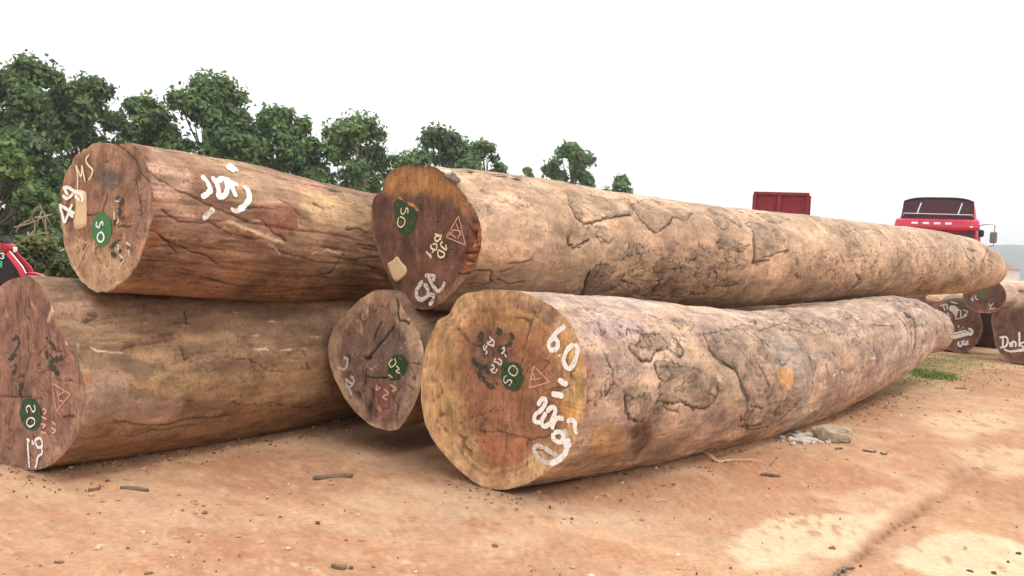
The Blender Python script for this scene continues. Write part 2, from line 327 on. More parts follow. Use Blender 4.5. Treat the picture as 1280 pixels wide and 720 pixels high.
    def patch(g, root, name, zoom, pts, m, off=.002, thick=0, side=False, label=None, rough=.004):
        q = (g.onz if side else g.facez)(zoom, pts)
        if not side: q = q-np.array([0, g.us[0]])
        if thick: v = np.asarray(q); v2, f = blob2d(v, 4, g.seed, 0.001)
        else: v2, f = blob2d(q, 10, g.seed, rough)
        V = (g.on_side if side else g.on_face)(v2, off+thick)
        if thick:                                         # a little board: add its edge down to the wood
            m_ = (len(v2)-1)//4; b = (g.on_side if side else g.on_face)(v2[-m_:], 0); n0 = len(V); V = np.vstack([V, b]); st = n0-m_
            f = list(f)+[(st+j, n0+j, n0+(j+1) % m_, st+(j+1) % m_) for j in range(m_)]
        o = mk(name, V, f, m, root)
        if label: o['label'] = label
        return o

def dir_far(near, dx, dy, dz, L):
    d = np.array([dx, dy, dz]); return near+d/np.linalg.norm(d)*L
Z3 = (400, 350, 8/3.); Z4 = (450, 195, 3.4286); Z1 = (60, 160, 3.); Z2 = (0, 330, 720/280.); ZS = (400, 350, 3.6); ZP = (0, 0, 1.)

def smear(g, Pc, sc=(1.2, 7., 7.), seed=0, oct=4): return fbm(Pc*np.array(sc), g.seed+seed, oct)
SEAM = (.035, .022, .016)

# ---- the long tan log on top, right
def body_R(g, p, P):
    a = smear(g, P, (2.2, 3.5, 3.5)); b = smear(g, P, (5, 9, 9), 5); c = smear(g, P, (30, 40, 40), 9, 3); s = p.q[:, 0]; band = smear(g, P, (7, 1.2, 1.2), 14, 3)
    col = np.array([.50, .335, .22])*np.ones((len(s), 1))
    col = mixc(col, (.58, .405, .265), sm(a, .45, .65)*.8); col = mixc(col, (.40, .25, .185), sm(b, .5, .68)*.55)
    col = mixc(col, (.36, .26, .19), sm(smear(g, P, (1.5, 4, 4), 21), .52, .68)*.5); col = mixc(col, (.60, .41, .25), sm(band, .52, .7)*.4)
    col = mixc(col, (.45, .33, .25), .38*sm(s, 2.5, 7))
    col = mixc(col, (.30, .19, .13), sm(c, .6, .74)*.5)
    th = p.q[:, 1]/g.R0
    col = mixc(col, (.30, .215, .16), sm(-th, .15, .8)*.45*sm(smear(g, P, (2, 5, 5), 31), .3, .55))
    p.col[:] = col; p.h[:] = .022*(a-.5)+.012*(b-.5)+.010*(band-.5)+.003*(c-.5)+.012*(smear(g, P, (1.3, 1.5, 1.5), 40, 2)-.5)
    Z = (700, 200, 982/300.); bk = (.30, .215, .150)
    PL = [[(25, 120), (40, 190), (70, 240), (110, 265), (190, 240), (225, 235), (285, 222), (300, 190), (280, 160), (230, 165), (150, 150), (80, 130)],
          [(35, 290), (30, 340), (50, 355), (90, 340), (130, 310), (160, 325), (190, 340), (225, 320), (220, 285), (160, 268), (110, 270), (70, 282)],
          [(290, 200), (330, 240), (370, 290), (390, 300), (440, 270), (460, 235), (520, 245), (545, 215), (500, 200), (430, 195), (400, 165), (330, 160)],
          [(590, 215), (640, 265), (660, 285), (690, 283), (680, 240), (700, 250), (740, 280), (725, 230), (690, 205), (650, 190)],
          [(735, 258), (780, 275), (790, 330), (790, 420), (800, 430), (860, 405), (880, 385), (930, 370), (920, 320), (890, 290), (840, 265), (780, 255)],
          [(640, 330), (640, 355), (670, 360), (670, 400), (685, 410), (690, 370), (750, 370), (780, 350), (740, 340), (690, 320)],
          [(120, 460), (90, 530), (85, 560), (150, 565), (250, 500), (230, 430), (160, 430)],
          [(312, 350), (315, 390), (335, 395), (345, 360), (325, 345)],
          [(395, 400), (375, 460), (410, 450), (500, 440), (490, 390), (430, 395)],
          [(510, 370), (510, 420), (560, 400), (555, 370)],
          [(410, 470), (370, 550), (480, 560), (500, 540), (610, 550), (630, 520), (730, 510), (640, 450), (500, 440)],
          [(800, 220), (850, 250), (900, 262), (940, 245), (880, 215)]]
    for k, pl in enumerate(PL): p.plate(g.onz(Z, pl), bk if k not in (6, 10) else (.24, .165, .12), seed=k+1, k=.75 if k != 10 else .55, inner=.6)
    for k, ln in enumerate([[(250, 490), (305, 510), (325, 525), (305, 545), (345, 555), (400, 510), (420, 465)], [(40, 190), (70, 240), (110, 265), (190, 240), (285, 222)], [(330, 240), (390, 300), (440, 270), (460, 235)],
                            [(85, 555), (105, 500), (120, 460)], [(470, 550), (500, 545)], [(520, 550), (600, 548)], [(630, 430), (640, 465), (632, 520), (720, 510)], [(850, 450), (850, 475)], [(760, 520), (750, 540)],
                            [(790, 330), (790, 425), (860, 405)], [(835, 400), (880, 383), (935, 370)], [(700, 250), (745, 285)], [(490, 430), (490, 455)], [(970, 400), (972, 430)]]):
        p.line(g.onz(Z, ln), SEAM, .008, .009, .9, seed=k, broken=.2)
    Z6 = (920, 220, 2.769)
    for k, ln in enumerate([[(575, 295), (545, 335), (520, 372)], [(785, 245), (800, 280), (820, 300)], [(858, 245), (850, 300), (848, 330)], [(365, 275), (375, 300)], [(378, 185), (390, 195)], [(205, 340), (215, 355)],
                            [(555, 250), (560, 280)], [(60, 190), (60, 300)], [(60, 300), (120, 290)], [(170, 265), (185, 255)], [(455, 165), (520, 215)], [(800, 250), (830, 262)], [(870, 290), (885, 300)], [(415, 340), (430, 360)]]):
        p.line(g.onz(Z6, ln), (.10, .06, .035), .013, .012, .8, seed=k+30)
    p.poly(g.onz(Z6, [(600, 100), (700, 120), (690, 200), (640, 210), (560, 150)]), (.50, .36, .25), .04, .5)
    # torn end, freshly split wood under the face edge
    Z5 = (590, 210, 4.)
    p.poly(g.onz(Z5, [(0, 240), (30, 330), (45, 400), (20, 500), (-10, 500), (-20, 300)]), (.30, .105, .045), .012, .9, .015, h=-.012, mott=.3)
    p.poly(g.onz(Z5, [(0, 530), (95, 518), (60, 560), (0, 590), (-60, 600), (-60, 560)]), (.44, .26, .17), .015, .8, .01)
    p.line(g.onz(Z5, [(0, 515), (60, 517), (105, 518), (95, 580), (60, 590)]), SEAM, .008, .014, seed=5)
    p.poly(g.onz(Z5, [(95, 585), (100, 520), (200, 470), (300, 460), (260, 560), (180, 575)]), (.33, .21, .15), .03, .6, mott=.4)
    for k, ln in enumerate([[(130, 560), (180, 580), (260, 565)], [(190, 480), (250, 470), (300, 462)], [(150, 520), (200, 500)], [(620, 340), (650, 375)], [(485, 185), (560, 285), (640, 260), (680, 245)], [(480, 340), (480, 390), (530, 385), (580, 360)],
                            [(720, 240), (790, 235)], [(750, 560), (755, 575)], [(580, 520), (570, 570), (545, 630)]]):
        p.line(g.onz(Z5, ln), SEAM, .007, .009, .9, seed=k+50, broken=.15)
def rings(g, q, rad, fr=42, amp=.09, seed=0):
    wv = rad*fr+5*(fbm(P3(q*4, seed), seed, 3)-.5); return amp*(vnoise(np.stack([wv, np.zeros(len(wv)), np.full(len(wv), 3.)], 1), seed)-.5)*2
def face_R(g, p, rad):
    q = p.q; n = fbm(P3(q*6, 1), 3, 4); n2 = fbm(P3(q*np.array([22, 16.]), 2), 5, 4)
    col = np.array([.145, .073, .05])*np.ones((len(q), 1)); col = mixc(col, (.19, .09, .06), sm(n, .48, .62)*.7); col = mixc(col, (.10, .055, .05), sm(n2, .5, .66)*.6)
    p.col[:] = col
    f = lambda pts: g.facez((460, 200, 568/150.), pts)
    p.poly(f([(80, 110), (110, 60), (180, 30), (260, 40), (340, 60), (420, 110), (480, 190), (500, 240), (440, 230), (400, 180), (330, 190), (270, 150), (200, 160), (120, 150), (80, 140)]), (.40, .195, .075), .04, .9, .03)
    p.poly(f([(380, 100), (440, 160), (490, 240), (480, 300), (450, 250), (400, 180)]), (.36, .165, .08), .03, .7)
    p.poly(f([(40, 200), (100, 180), (130, 240), (110, 290), (50, 270)]), (.09, .055, .045), .02, .8, .02)
    p.poly(f([(200, 190), (250, 160), (270, 250), (220, 280)]), (.085, .06, .04), .02, .7, .02)
    p.line(f([(150, 180), (175, 205), (210, 215), (235, 240)]), (.55, .27, .08), .009, -.002, .95, seed=3)
    p.line(f([(235, 330), (232, 420), (228, 510)]), (.28, .15, .09), .006, 0, .6)
    p.line(f([(15, 250), (25, 350), (60, 470), (110, 600), (170, 680), (250, 705), (320, 695)]), (.25, .135, .075), .014, 0, .8)
    p.poly(f([(500, 290), (535, 320), (530, 430), (510, 510), (440, 540), (430, 500), (470, 420), (490, 360)]), (.34, .13, .06), .01, .95, .02, h=-.03, mott=.25)
    for k, ln in enumerate([[(470, 300), (500, 340), (490, 380)], [(455, 440), (520, 440)], [(450, 470), (500, 490)], [(430, 540), (510, 530)], [(505, 330), (500, 400), (520, 430)]]): p.line(f(ln), (.05, .02, .015), .007, .02, .9, seed=k)
    for k, ln in enumerate([[(470, 455), (500, 450)], [(460, 490), (505, 478)], [(490, 410), (525, 400)], [(510, 350), (535, 355)]]): p.line(f(ln), (.50, .26, .15), .006, -.018, .9, seed=k+9)
    p.poly(f([(330, 640), (440, 560), (560, 540), (560, 560), (460, 620), (350, 680)]), (.34, .19, .115), .02, .85)
    p.col *= (1+rings(g, q, rad, 20, .10, 2))[:, None]
# ---- the big pale log at the front
def body_F(g, p, P):
    a = smear(g, P, (2.5, 3.2, 3.2)); b = smear(g, P, (6, 9, 9), 5); c = smear(g, P, (30, 40, 40), 9, 3); s = p.q[:, 0]; th = p.q[:, 1]/g.R0; st = smear(g, P, (1.5, 16, 16), 60, 4)
    col = np.array([.43, .295, .215])*np.ones((len(s), 1))
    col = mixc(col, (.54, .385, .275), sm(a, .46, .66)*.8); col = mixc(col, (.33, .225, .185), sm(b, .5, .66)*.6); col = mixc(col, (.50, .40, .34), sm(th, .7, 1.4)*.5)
    col = mixc(col, (.46, .30, .17), sm(smear(g, P, (3, 5, 5), 25), .5, .66)*.4); col = mixc(col, (.28, .19, .15), sm(c, .58, .74)*.6)
    col = mixc(col, (.37, .28, .23), .4*sm(s, 3.5, 6.5)); col = mixc(col, (.26, .2, .16), sm(st, .55, .7)*.45)
    p.col[:] = col; p.h[:] = .020*(a-.5)+.014*(b-.5)+.004*(c-.5)+.006*(st-.5)+.018*(smear(g, P, (2.2, 2.4, 2.4), 44, 3)-.5)
    Z = (720, 360, 3.); bk = (.22, .155, .105)
    W = lambda pts: g.onz(Z, pts)
    p.poly(W([(0, 250), (60, 270), (70, 350), (60, 470), (20, 500), (0, 500)]), (.42, .21, .15), .02, .75, .02, mott=.5)
    p.poly(W([(10, 110), (120, 100), (250, 130), (230, 210), (120, 190), (20, 180)]), (.36, .26, .24), .04, .7, .03)
    p.poly(W([(110, 230), (140, 300), (120, 320), (90, 240)]), (.33, .24, .21), .02, .6)
    p.poly(W([(340, 120), (420, 140), (480, 240), (600, 330), (620, 420), (560, 480), (550, 380), (480, 290), (410, 220)]), (.53, .38, .25), .03, .7)
    PL = [[(200, 215), (205, 240), (240, 270), (275, 280), (290, 245), (330, 225), (350, 215), (380, 260), (400, 262), (405, 240), (370, 190), (330, 160), (290, 180), (240, 180), (235, 215)],
          [(295, 290), (310, 335), (330, 352), (300, 380), (320, 405), (300, 430), (340, 440), (390, 430), (440, 450), (490, 455), (520, 430), (540, 390), (530, 340), (480, 310), (430, 300), (400, 300), (370, 275), (330, 270)],
          [(175, 405), (180, 440), (200, 490), (250, 490), (270, 450), (280, 410), (230, 410)],
          [(480, 170), (500, 230), (545, 270), (600, 310), (620, 370), (640, 420), (620, 500), (650, 525), (720, 520), (800, 460), (860, 400), (900, 300), (840, 200), (760, 140), (680, 120), (600, 150), (555, 160)]]
    for k, pl in enumerate(PL): p.plate(W(pl), bk if k != 3 else (.27, .19, .13), seed=k+61, k=.8, inner=.75, edge=.006)
    p.poly(W([(205, 520), (270, 480), (290, 540), (260, 600), (225, 625), (195, 600)]), (.15, .08, .06), .03, .95, .03, mott=.25)
    p.poly(W([(130, 500), (60, 520), (40, 640), (150, 640), (190, 560)]), (.46, .29, .12), .03, .6, .03)
    p.poly(W([(390, 450), (420, 450), (430, 490), (400, 490)]), (.46, .36, .24), .01, .7)
    for k, ln in enumerate([[(490, 110), (530, 140), (555, 158)], [(480, 170), (500, 230), (545, 270), (600, 310), (620, 370), (640, 420)], [(295, 290), (310, 335), (330, 350), (370, 340)], [(200, 215), (205, 240), (240, 270), (275, 280), (290, 245), (340, 220), (380, 262), (402, 255), (395, 225), (350, 175)],
                            [(390, 430), (440, 450), (490, 455), (520, 430), (540, 390), (530, 340)], [(175, 405), (180, 440), (200, 490), (220, 500)], [(320, 440), (350, 460), (390, 470)], [(390, 115), (410, 122)], [(500, 400), (530, 410)], [(620, 480), (610, 515), (640, 530), (690, 525)],
                            [(100, 230), (125, 290), (130, 300)]]):
        p.line(W(ln), SEAM, .0065, .010, .9, seed=k+70, broken=.12)
    Z7 = (900, 360, 4.); W = lambda pts: g.onz(Z7, pts)
    p.poly(W([(280, 400), (360, 400), (365, 470), (330, 515), (300, 480)]), (.50, .28, .12), .015, .9, .015)
    p.poly(W([(240, 270), (340, 240), (440, 330), (420, 600), (380, 620), (360, 420), (250, 380)]), (.30, .25, .22), .04, .6, .03)
    for k, ln in enumerate([[(0, 370), (75, 400), (100, 460), (140, 560)], [(110, 150), (180, 160), (170, 190), (190, 215), (240, 205), (290, 180), (350, 170)], [(180, 250), (240, 300)], [(445, 350), (465, 430), (460, 520)], [(770, 255), (775, 300), (760, 330)],
                            [(720, 400), (690, 470), (650, 545)], [(295, 360), (300, 382), (325, 382), (322, 362)], [(100, 640), (110, 690), (200, 680)], [(350, 200), (420, 220)], [(590, 130), (635, 155)], [(370, 150), (440, 180)], [(150, 590), (210, 600)], [(200, 395), (230, 455), (250, 500)],
                            [(560, 320), (575, 340)], [(530, 380), (540, 440)], [(690, 420), (620, 540)], [(730, 440), (715, 480)], [(760, 180), (860, 190), (880, 215)], [(760, 120), (850, 170), (880, 220)]]):
        p.line(W(ln), SEAM, .009, .012, .85, seed=k+90, broken=.1)
    for k, (ln, wd) in enumerate([([(930, 128), (960, 140), (980, 180), (985, 240), (965, 330)], .03), ([(880, 130), (935, 190), (948, 260), (930, 340)], .018), ([(905, 130), (955, 200), (960, 290), (945, 350)], .012), ([(1020, 270), (990, 340), (900, 440), (820, 490)], .016), ([(830, 60), (900, 65), (1000, 85)], .012), ([(840, 40), (920, 80), (990, 95)], .010), ([(900, 50), (1000, 75)], .008), ([(1010, 180), (1030, 230)], .012)]):
        p.line(W(ln), (.045, .03, .022), wd, .03, .95, seed=k+130)
    for k, ln in enumerate([[(760, 310), (775, 345)], [(770, 335), (790, 350)], [(565, 440), (580, 430)], [(585, 415), (590, 430)], [(612, 422), (618, 430)], [(570, 455), (575, 450)], [(445, 610), (480, 600)], [(405, 625), (415, 620)], [(865, 235), (868, 262)], [(755, 350), (780, 352)]]):
        p.line(W(ln), (.80, .74, .64), .010, -.004, .95, seed=k+150, broken=.35)
def face_F(g, p, rad):
    q = p.q; n = fbm(P3(q*5, 1), 3, 4); n2 = fbm(P3(q*np.array([20, 14.]), 2), 5, 4)
    col = np.array([.40, .225, .105])*np.ones((len(q), 1)); col = mixc(col, (.46, .29, .155), sm(rad+(n-.5)*.3, .72, .95)*.85); col = mixc(col, (.27, .13, .07), sm(n2, .52, .7)*.4); col = mixc(col, (.40, .30, .16), sm(n, .55, .7)*.3)
    p.col[:] = col; f = lambda pts: g.facez(Z3, pts)
    p.poly(f([(480, 190), (560, 150), (680, 160), (760, 230), (800, 330), (790, 430), (800, 500), (720, 560), (640, 630), (560, 610), (520, 540), (500, 450), (470, 350), (460, 260)]), (.28, .13, .075), .04, .85, .04)
    p.poly(f([(520, 520), (600, 500), (700, 520), (680, 590), (620, 625), (560, 600)]), (.38, .155, .085), .02, .75, .03)
    p.poly(f([(620, 60), (720, 60), (800, 110), (820, 150), (760, 150), (690, 110)]), (.20, .13, .09), .03, .8, .03, mott=.4)
    p.poly(f([(820, 190), (870, 250), (885, 400), (850, 500), (835, 420), (845, 320)]), (.48, .30, .12), .02, .8, .02)
    p.poly(f([(800, 400), (850, 430), (840, 480), (810, 460)]), (.60, .30, .10), .01, .9, .01)
    p.poly(f([(500, 180), (560, 160), (610, 190), (640, 250), (640, 330), (600, 350), (540, 330), (500, 270)]), (.14, .085, .065), .04, .9, .04, mott=.25)
    p.poly(f([(345, 250), (380, 240), (470, 420), (520, 560), (560, 650), (480, 640), (400, 560), (350, 450)]), (.45, .285, .14), .04, .6, .03)
    for k, ln in enumerate([[(520, 550), (528, 500), (540, 480)], [(500, 460), (555, 440)], [(590, 500), (650, 520), (700, 530), (770, 520)], [(530, 505), (600, 510)], [(435, 80), (438, 120), (425, 125)]]): p.line(f(ln), (.10, .05, .03), .006, .005, .8, seed=k)
    rg = sm(rad, .68, .85)
    p.col *= (1+rings(g, q, rad, 26, .34, 2)*(.25+.75*rg))[:, None]
    ang = np.arctan2(q[:, 1], q[:, 0]); p.col *= (1+.16*rg*(vnoise(np.stack([ang*16, rad*2, rad*0], 1), 9)-.5)*2)[:, None]
# ---- the reddish split log, upper left
def body_L2(g, p, P):
    a = smear(g, P, (1.6, 4, 4)); b = smear(g, P, (1.3, 13, 13), 5, 5); c = smear(g, P, (8, 45, 45), 9, 3); s = p.q[:, 0]; th = p.q[:, 1]/g.R0
    rid = 1-np.abs(smear(g, P, (.7, 6.5, 6.5), 17, 4)-.5)*2; cut = sm(rid, .93, .99); stp = smear(g, P, (1.1, 5, 5), 33, 3)
    col = np.array([.34, .195, .125])*np.ones((len(s), 1)); col = mixc(col, (.43, .25, .165), sm(a, .48, .64)*.75); col = mixc(col, (.24, .13, .085), sm(b, .5, .66)*.55)
    col = mixc(col, (.42, .29, .16), sm(smear(g, P, (2, 5, 5), 71), .53, .68)*.6); col = mixc(col, (.20, .12, .085), sm(c, .58, .72)*.5); col = mixc(col, (.06, .03, .02), cut*.30*(1-.75*sm(s, 1.2, 2.6)))
    low = sm(-th, .0, .7); col = mixc(col, (.34, .185, .12), low*.5)
    p.col[:] = col; quant = np.floor(stp*9)/9+sm((stp*9) % 1, .75, 1)/9
    near_ = 1-.7*sm(s, 1.2, 2.6); p.h[:] = .020*(a-.5)+.014*(b-.5)+.004*(c-.5)-.006*cut*near_+.022*(quant-.5)*(1-low*.6)*near_
    Z = (200, 170, 916/280.); W = lambda pts: g.onz(Z, pts)
    p.poly(W([(-60, 30), (30, 70), (130, 120), (110, 220), (140, 340), (60, 330), (-40, 250), (-60, 120)]), (.52, .325, .225), .02, .9, .02)
    p.poly(W([(-100, 10), (-60, 30), (-50, 100), (-90, 90)]), (.30, .13, .06), .02, .8)
    p.poly(W([(120, 130), (220, 150), (260, 230), (330, 310), (200, 290), (140, 240)]), (.26, .12, .08), .02, .7, .02)
    p.poly(W([(350, 150), (480, 170), (560, 220), (520, 260), (420, 240), (350, 200)]), (.37, .25, .16), .03, .7, .03)
    p.poly(W([(360, 310), (460, 280), (560, 300), (560, 380), (520, 420), (440, 380), (380, 350)]), (.24, .085, .05), .02, .8, .025, mott=.3)
    p.poly(W([(560, 240), (700, 230), (780, 230), (860, 290), (860, 380), (760, 380), (640, 350), (580, 310)]), (.47, .32, .17), .03, .85, .03)
    p.poly(W([(100, 420), (250, 440), (400, 520), (380, 570), (250, 520), (80, 490)]), (.39, .21, .125), .03, .7, .03)
    p.poly(W([(500, 480), (700, 450), (840, 480), (820, 600), (560, 600)]), (.32, .20, .12), .05, .6, .03)
    p.line(W([(270, 358), (350, 388), (430, 415), (500, 440)]), (.60, .40, .25), .014, -.02, .95, seed=4)
    p.line(W([(400, 425), (470, 432)]), (.70, .55, .42), .010, -.01, .9, seed=8)
    for k, (ln, wd) in enumerate([([(-70, 150), (0, 180), (90, 230), (180, 275), (280, 318), (360, 350)], .009), ([(0, 305), (70, 350), (200, 350), (280, 395), (380, 425)], .009), ([(760, 382), (800, 375), (862, 395)], .007), ([(490, 260), (540, 290), (570, 325)], .008), ([(560, 590), (700, 560), (760, 470)], .007), ([(330, 640), (550, 632), (740, 612), (800, 585)], .008),
                                  ([(60, 560), (250, 600), (330, 620)], .006), ([(360, 300), (420, 290), (460, 300)], .006), ([(630, 275), (670, 290)], .012), ([(150, 80), (300, 120), (420, 150)], .006), ([(480, 170), (620, 200), (800, 240)], .006), ([(0, 420), (120, 470), (240, 520)], .006), ([(420, 345), (470, 400), (520, 430)], .008), ([(-40, 380), (20, 420), (60, 470)], .01)]):
        p.line(W(ln), (.06, .028, .018), wd*.8, .011, .9, seed=k+20, broken=.15)
    for k, ln in enumerate([[(250, 380), (280, 385)], [(295, 342), (320, 348)], [(620, 480), (680, 470)], [(690, 470), (740, 485)], [(440, 440), (490, 480)], [(380, 350), (400, 352)]]): p.line(W(ln), (.70, .5, .38), .007, -.005, .9, seed=k+60, broken=.4)
    p.poly(g.onz(Z1, [(385, 330), (420, 380), (390, 470), (350, 560), (370, 480)]), (.36, .13, .07), .02, .8, .02, mott=.4)
def face_L2(g, p, rad):
    q = p.q; n = fbm(P3(q*6, 1), 3, 4); n2 = fbm(P3(q*np.array([26, 9.]), 2), 5, 4)
    col = np.array([.285, .165, .105])*np.ones((len(q), 1)); col = mixc(col, (.35, .205, .12), sm(n, .46, .62)*.7); col = mixc(col, (.17, .095, .07), sm(n2, .48, .64)*.6); p.col[:] = col
    f = lambda pts: g.facez(Z1, pts)
    p.poly(f([(90, 420), (150, 430), (230, 440), (330, 480), (300, 550), (230, 600), (180, 605), (120, 540), (80, 480)]), (.42, .27, .16), .04, .8, .03)
    p.poly(f([(180, 150), (240, 150), (270, 200), (240, 250), (200, 220), (180, 190)]), (.125, .105, .10), .03, .8, .03)
    p.poly(f([(270, 60), (350, 90), (380, 200), (385, 320), (350, 430), (320, 420), (330, 300), (310, 180)]), (.225, .135, .10), .03, .7, .03)
    p.poly(f([(130, 190), (180, 200), (190, 280), (150, 380), (110, 380), (120, 280)]), (.225, .115, .08), .03, .6)
    p.poly(f([(230, 240), (280, 250), (300, 350), (260, 400), (240, 330)]), (.40, .22, .12), .025, .6, .03)
    p.poly(f([(355, 430), (385, 400), (390, 440), (345, 505), (340, 470)]), (.52, .24, .13), .01, .8, .01, mott=.3)
    p.line(f([(45, 300), (60, 420), (95, 520), (150, 600), (200, 615), (270, 580)]), (.48, .32, .2), .012, 0, .7)
    for k, ln in enumerate([[(300, 90), (330, 120), (350, 170), (380, 200)], [(255, 60), (290, 80)], [(145, 325), (190, 322)], [(265, 372), (315, 366)], [(220, 245), (205, 320)], [(180, 400), (190, 440), (175, 470)], [(212, 130), (225, 128)], [(330, 190), (345, 260), (350, 330)]]): p.line(f(ln), (.07, .035, .022), .006, .007, .9, seed=k)
    p.line(f([(100, 410), (140, 430), (155, 470), (120, 500), (90, 500)]), (.45, .28, .2), .003, 0, .6, warp=.002)
    p.col *= (1+rings(g, q, rad, 22, .14, 2))[:, None]
# ---- the long brown log, lower left
def body_L1(g, p, P):
    a = smear(g, P, (1.8, 4, 4)); b = smear(g, P, (2, 11, 11), 5); c = smear(g, P, (14, 45, 45), 9, 3); s = p.q[:, 0]; th = p.q[:, 1]/g.R0
    col = np.array([.31, .185, .105])*np.ones((len(s), 1)); col = mixc(col, (.41, .26, .15), sm(a, .46, .64)*.7); col = mixc(col, (.19, .11, .07), sm(b, .52, .68)*.6); col = mixc(col, (.16, .10, .07), sm(c, .6, .74)*.5)
    col = mixc(col, (.23, .15, .1), sm(th, .35, 1.0)*.5)  # top darkened: shadow under the upper log painted into the colour
    p.col[:] = col; p.h[:] = .022*(a-.5)+.012*(b-.5)+.003*(c-.5)+.02*(smear(g, P, (1.8, 3, 3), 41, 2)-.5)
    Z = (100, 350, 3.); W = lambda pts: g.onz(Z, pts)
    p.poly(W([(-40, 300), (60, 340), (170, 340), (190, 430), (380, 460), (370, 520), (300, 545), (120, 520), (20, 545), (-40, 500)]), (.44, .285, .20), .02, .85, .02, h=.003)
    p.poly(W([(180, 260), (330, 255), (380, 310), (440, 350), (430, 420), (350, 440), (200, 410), (170, 340)]), (.42, .27, .14), .02, .8, .03)
    p.poly(W([(60, 285), (180, 280), (290, 320), (280, 365), (220, 385), (150, 330)]), (.20, .125, .085), .015, .85, .02)
    p.poly(W([(470, 340), (700, 340), (900, 340), (940, 430), (760, 460), (560, 460), (430, 420)]), (.42, .265, .14), .03, .75, .03, mott=.3)
    p.poly(W([(380, 480), (500, 500), (420, 560), (250, 620), (0, 660), (0, 600), (200, 590)]), (.31, .195, .125), .03, .6)
    p.poly(W([(400, 70), (640, 90), (930, 110), (930, 230), (700, 230), (420, 200)]), (.20, .12, .075), .05, .8, .03)
    p.poly(W([(160, 225), (340, 195), (360, 225), (250, 245), (160, 265)]), (.18, .07, .045), .015, .8, .02, mott=.5)
    p.poly(W([(0, 20), (60, 40), (60, 160), (0, 170), (-60, 120)]), (.33, .21, .145), .03, .7)
    p.poly(W([(0, 350), (45, 345), (50, 380), (10, 390)]), (.46, .20, .10), .015, .8, .015)
    p.line(W([(42, 250), (70, 268), (110, 272), (155, 270)]), (.78, .64, .45), .007, -.01, .95, seed=3)
    for k, (ln, wd) in enumerate([([(130, 525), (240, 545), (330, 545), (420, 520), (560, 510)], .006), ([(190, 590), (260, 570), (340, 560), (460, 540)], .005), ([(360, 155), (410, 160)], .010), ([(300, 205), (340, 203)], .010), ([(375, 250), (395, 300), (405, 290)], .010), ([(385, 110), (400, 160)], .008), ([(160, 265), (190, 245), (300, 235)], .006), ([(850, 310), (860, 335)], .009), ([(840, 265), (850, 285)], .007),
                                  ([(540, 290), (640, 300), (700, 340), (770, 345)], .005), ([(560, 465), (570, 458), (600, 465)], .008), ([(40, 130), (60, 130), (50, 150), (20, 160)], .016), ([(740, 470), (860, 480)], .008), ([(400, 455), (420, 455)], .006), ([(-40, 250), (-20, 330), (-30, 420)], .006)]):
        p.line(W(ln), (.07, .03, .02), wd, .010, .85, seed=k+11, broken=.15)
    for k, ln in enumerate([[(595, 210), (620, 205)], [(650, 208), (680, 210)], [(710, 155), (780, 160)], [(820, 175), (850, 172)], [(655, 258), (705, 262)], [(745, 262), (850, 258)], [(870, 210), (900, 212)], [(575, 120), (590, 124)]]): p.line(W(ln), (.68, .58, .44), .0055, -.003, .9, seed=k+40, broken=.45)
    for k, ln in enumerate([[(10, 545), (20, 480), (40, 440)], [(-5, 240), (-2, 270)]]): p.line(W(ln), (.60, .46, .30), .007, -.004, .7, seed=k+70)
def face_L1(g, p, rad):
    q = p.q; n = fbm(P3(q*5, 1), 3, 4); n2 = fbm(P3(q*np.array([24, 8.]), 2), 5, 4)
    col = np.array([.255, .14, .098])*np.ones((len(q), 1)); col = mixc(col, (.31, .175, .12), sm(n, .46, .62)*.7); col = mixc(col, (.16, .085, .06), sm(n2, .5, .66)*.5); p.col[:] = col
    f = lambda pts: g.facez((0, 340, 331/115.), pts)
    p.poly(f([(60, 90), (120, 60), (170, 90), (150, 140), (90, 140)]), (.17, .09, .07), .03, .5)
    p.poly(f([(90, 600), (200, 580), (240, 560), (220, 640), (120, 710), (60, 700)]), (.30, .17, .125), .03, .6)
    p.line(f([(155, 60), (185, 110), (200, 170), (240, 230), (290, 330), (300, 430), (280, 520), (230, 620), (140, 700)]), (.38, .24, .16), .018, 0, .7)
    p.poly(f([(183, 105), (200, 112), (198, 135), (180, 180), (168, 178), (185, 130)]), (.62, .45, .30), .005, .95, .005, h=.004)
    p.poly(f([(233, 235), (250, 230), (258, 255), (240, 265)]), (.68, .52, .36), .005, .9, .005)
    p.poly(f([(30, 330), (90, 300), (110, 370), (110, 440), (70, 470), (40, 420)]), (.15, .085, .06), .03, .6, .03)
    for k, ln in enumerate([[(0, 448), (50, 450), (110, 448)], [(65, 380), (90, 368)], [(70, 372), (85, 385)], [(225, 522), (270, 520)], [(100, 200), (105, 300), (95, 360)], [(100, 90), (105, 130)]]): p.line(f(ln), (.06, .025, .018), .006, .006, .9, seed=k)
    for k, ln in enumerate([[(55, 400), (70, 425)], [(110, 110), (125, 135)], [(20, 130), (28, 160)]]): p.line(f(ln), (.48, .3, .2), .009, 0, .7, seed=k+30)
    p.col *= (1+rings(g, q, rad, 20, .12, 2))[:, None]
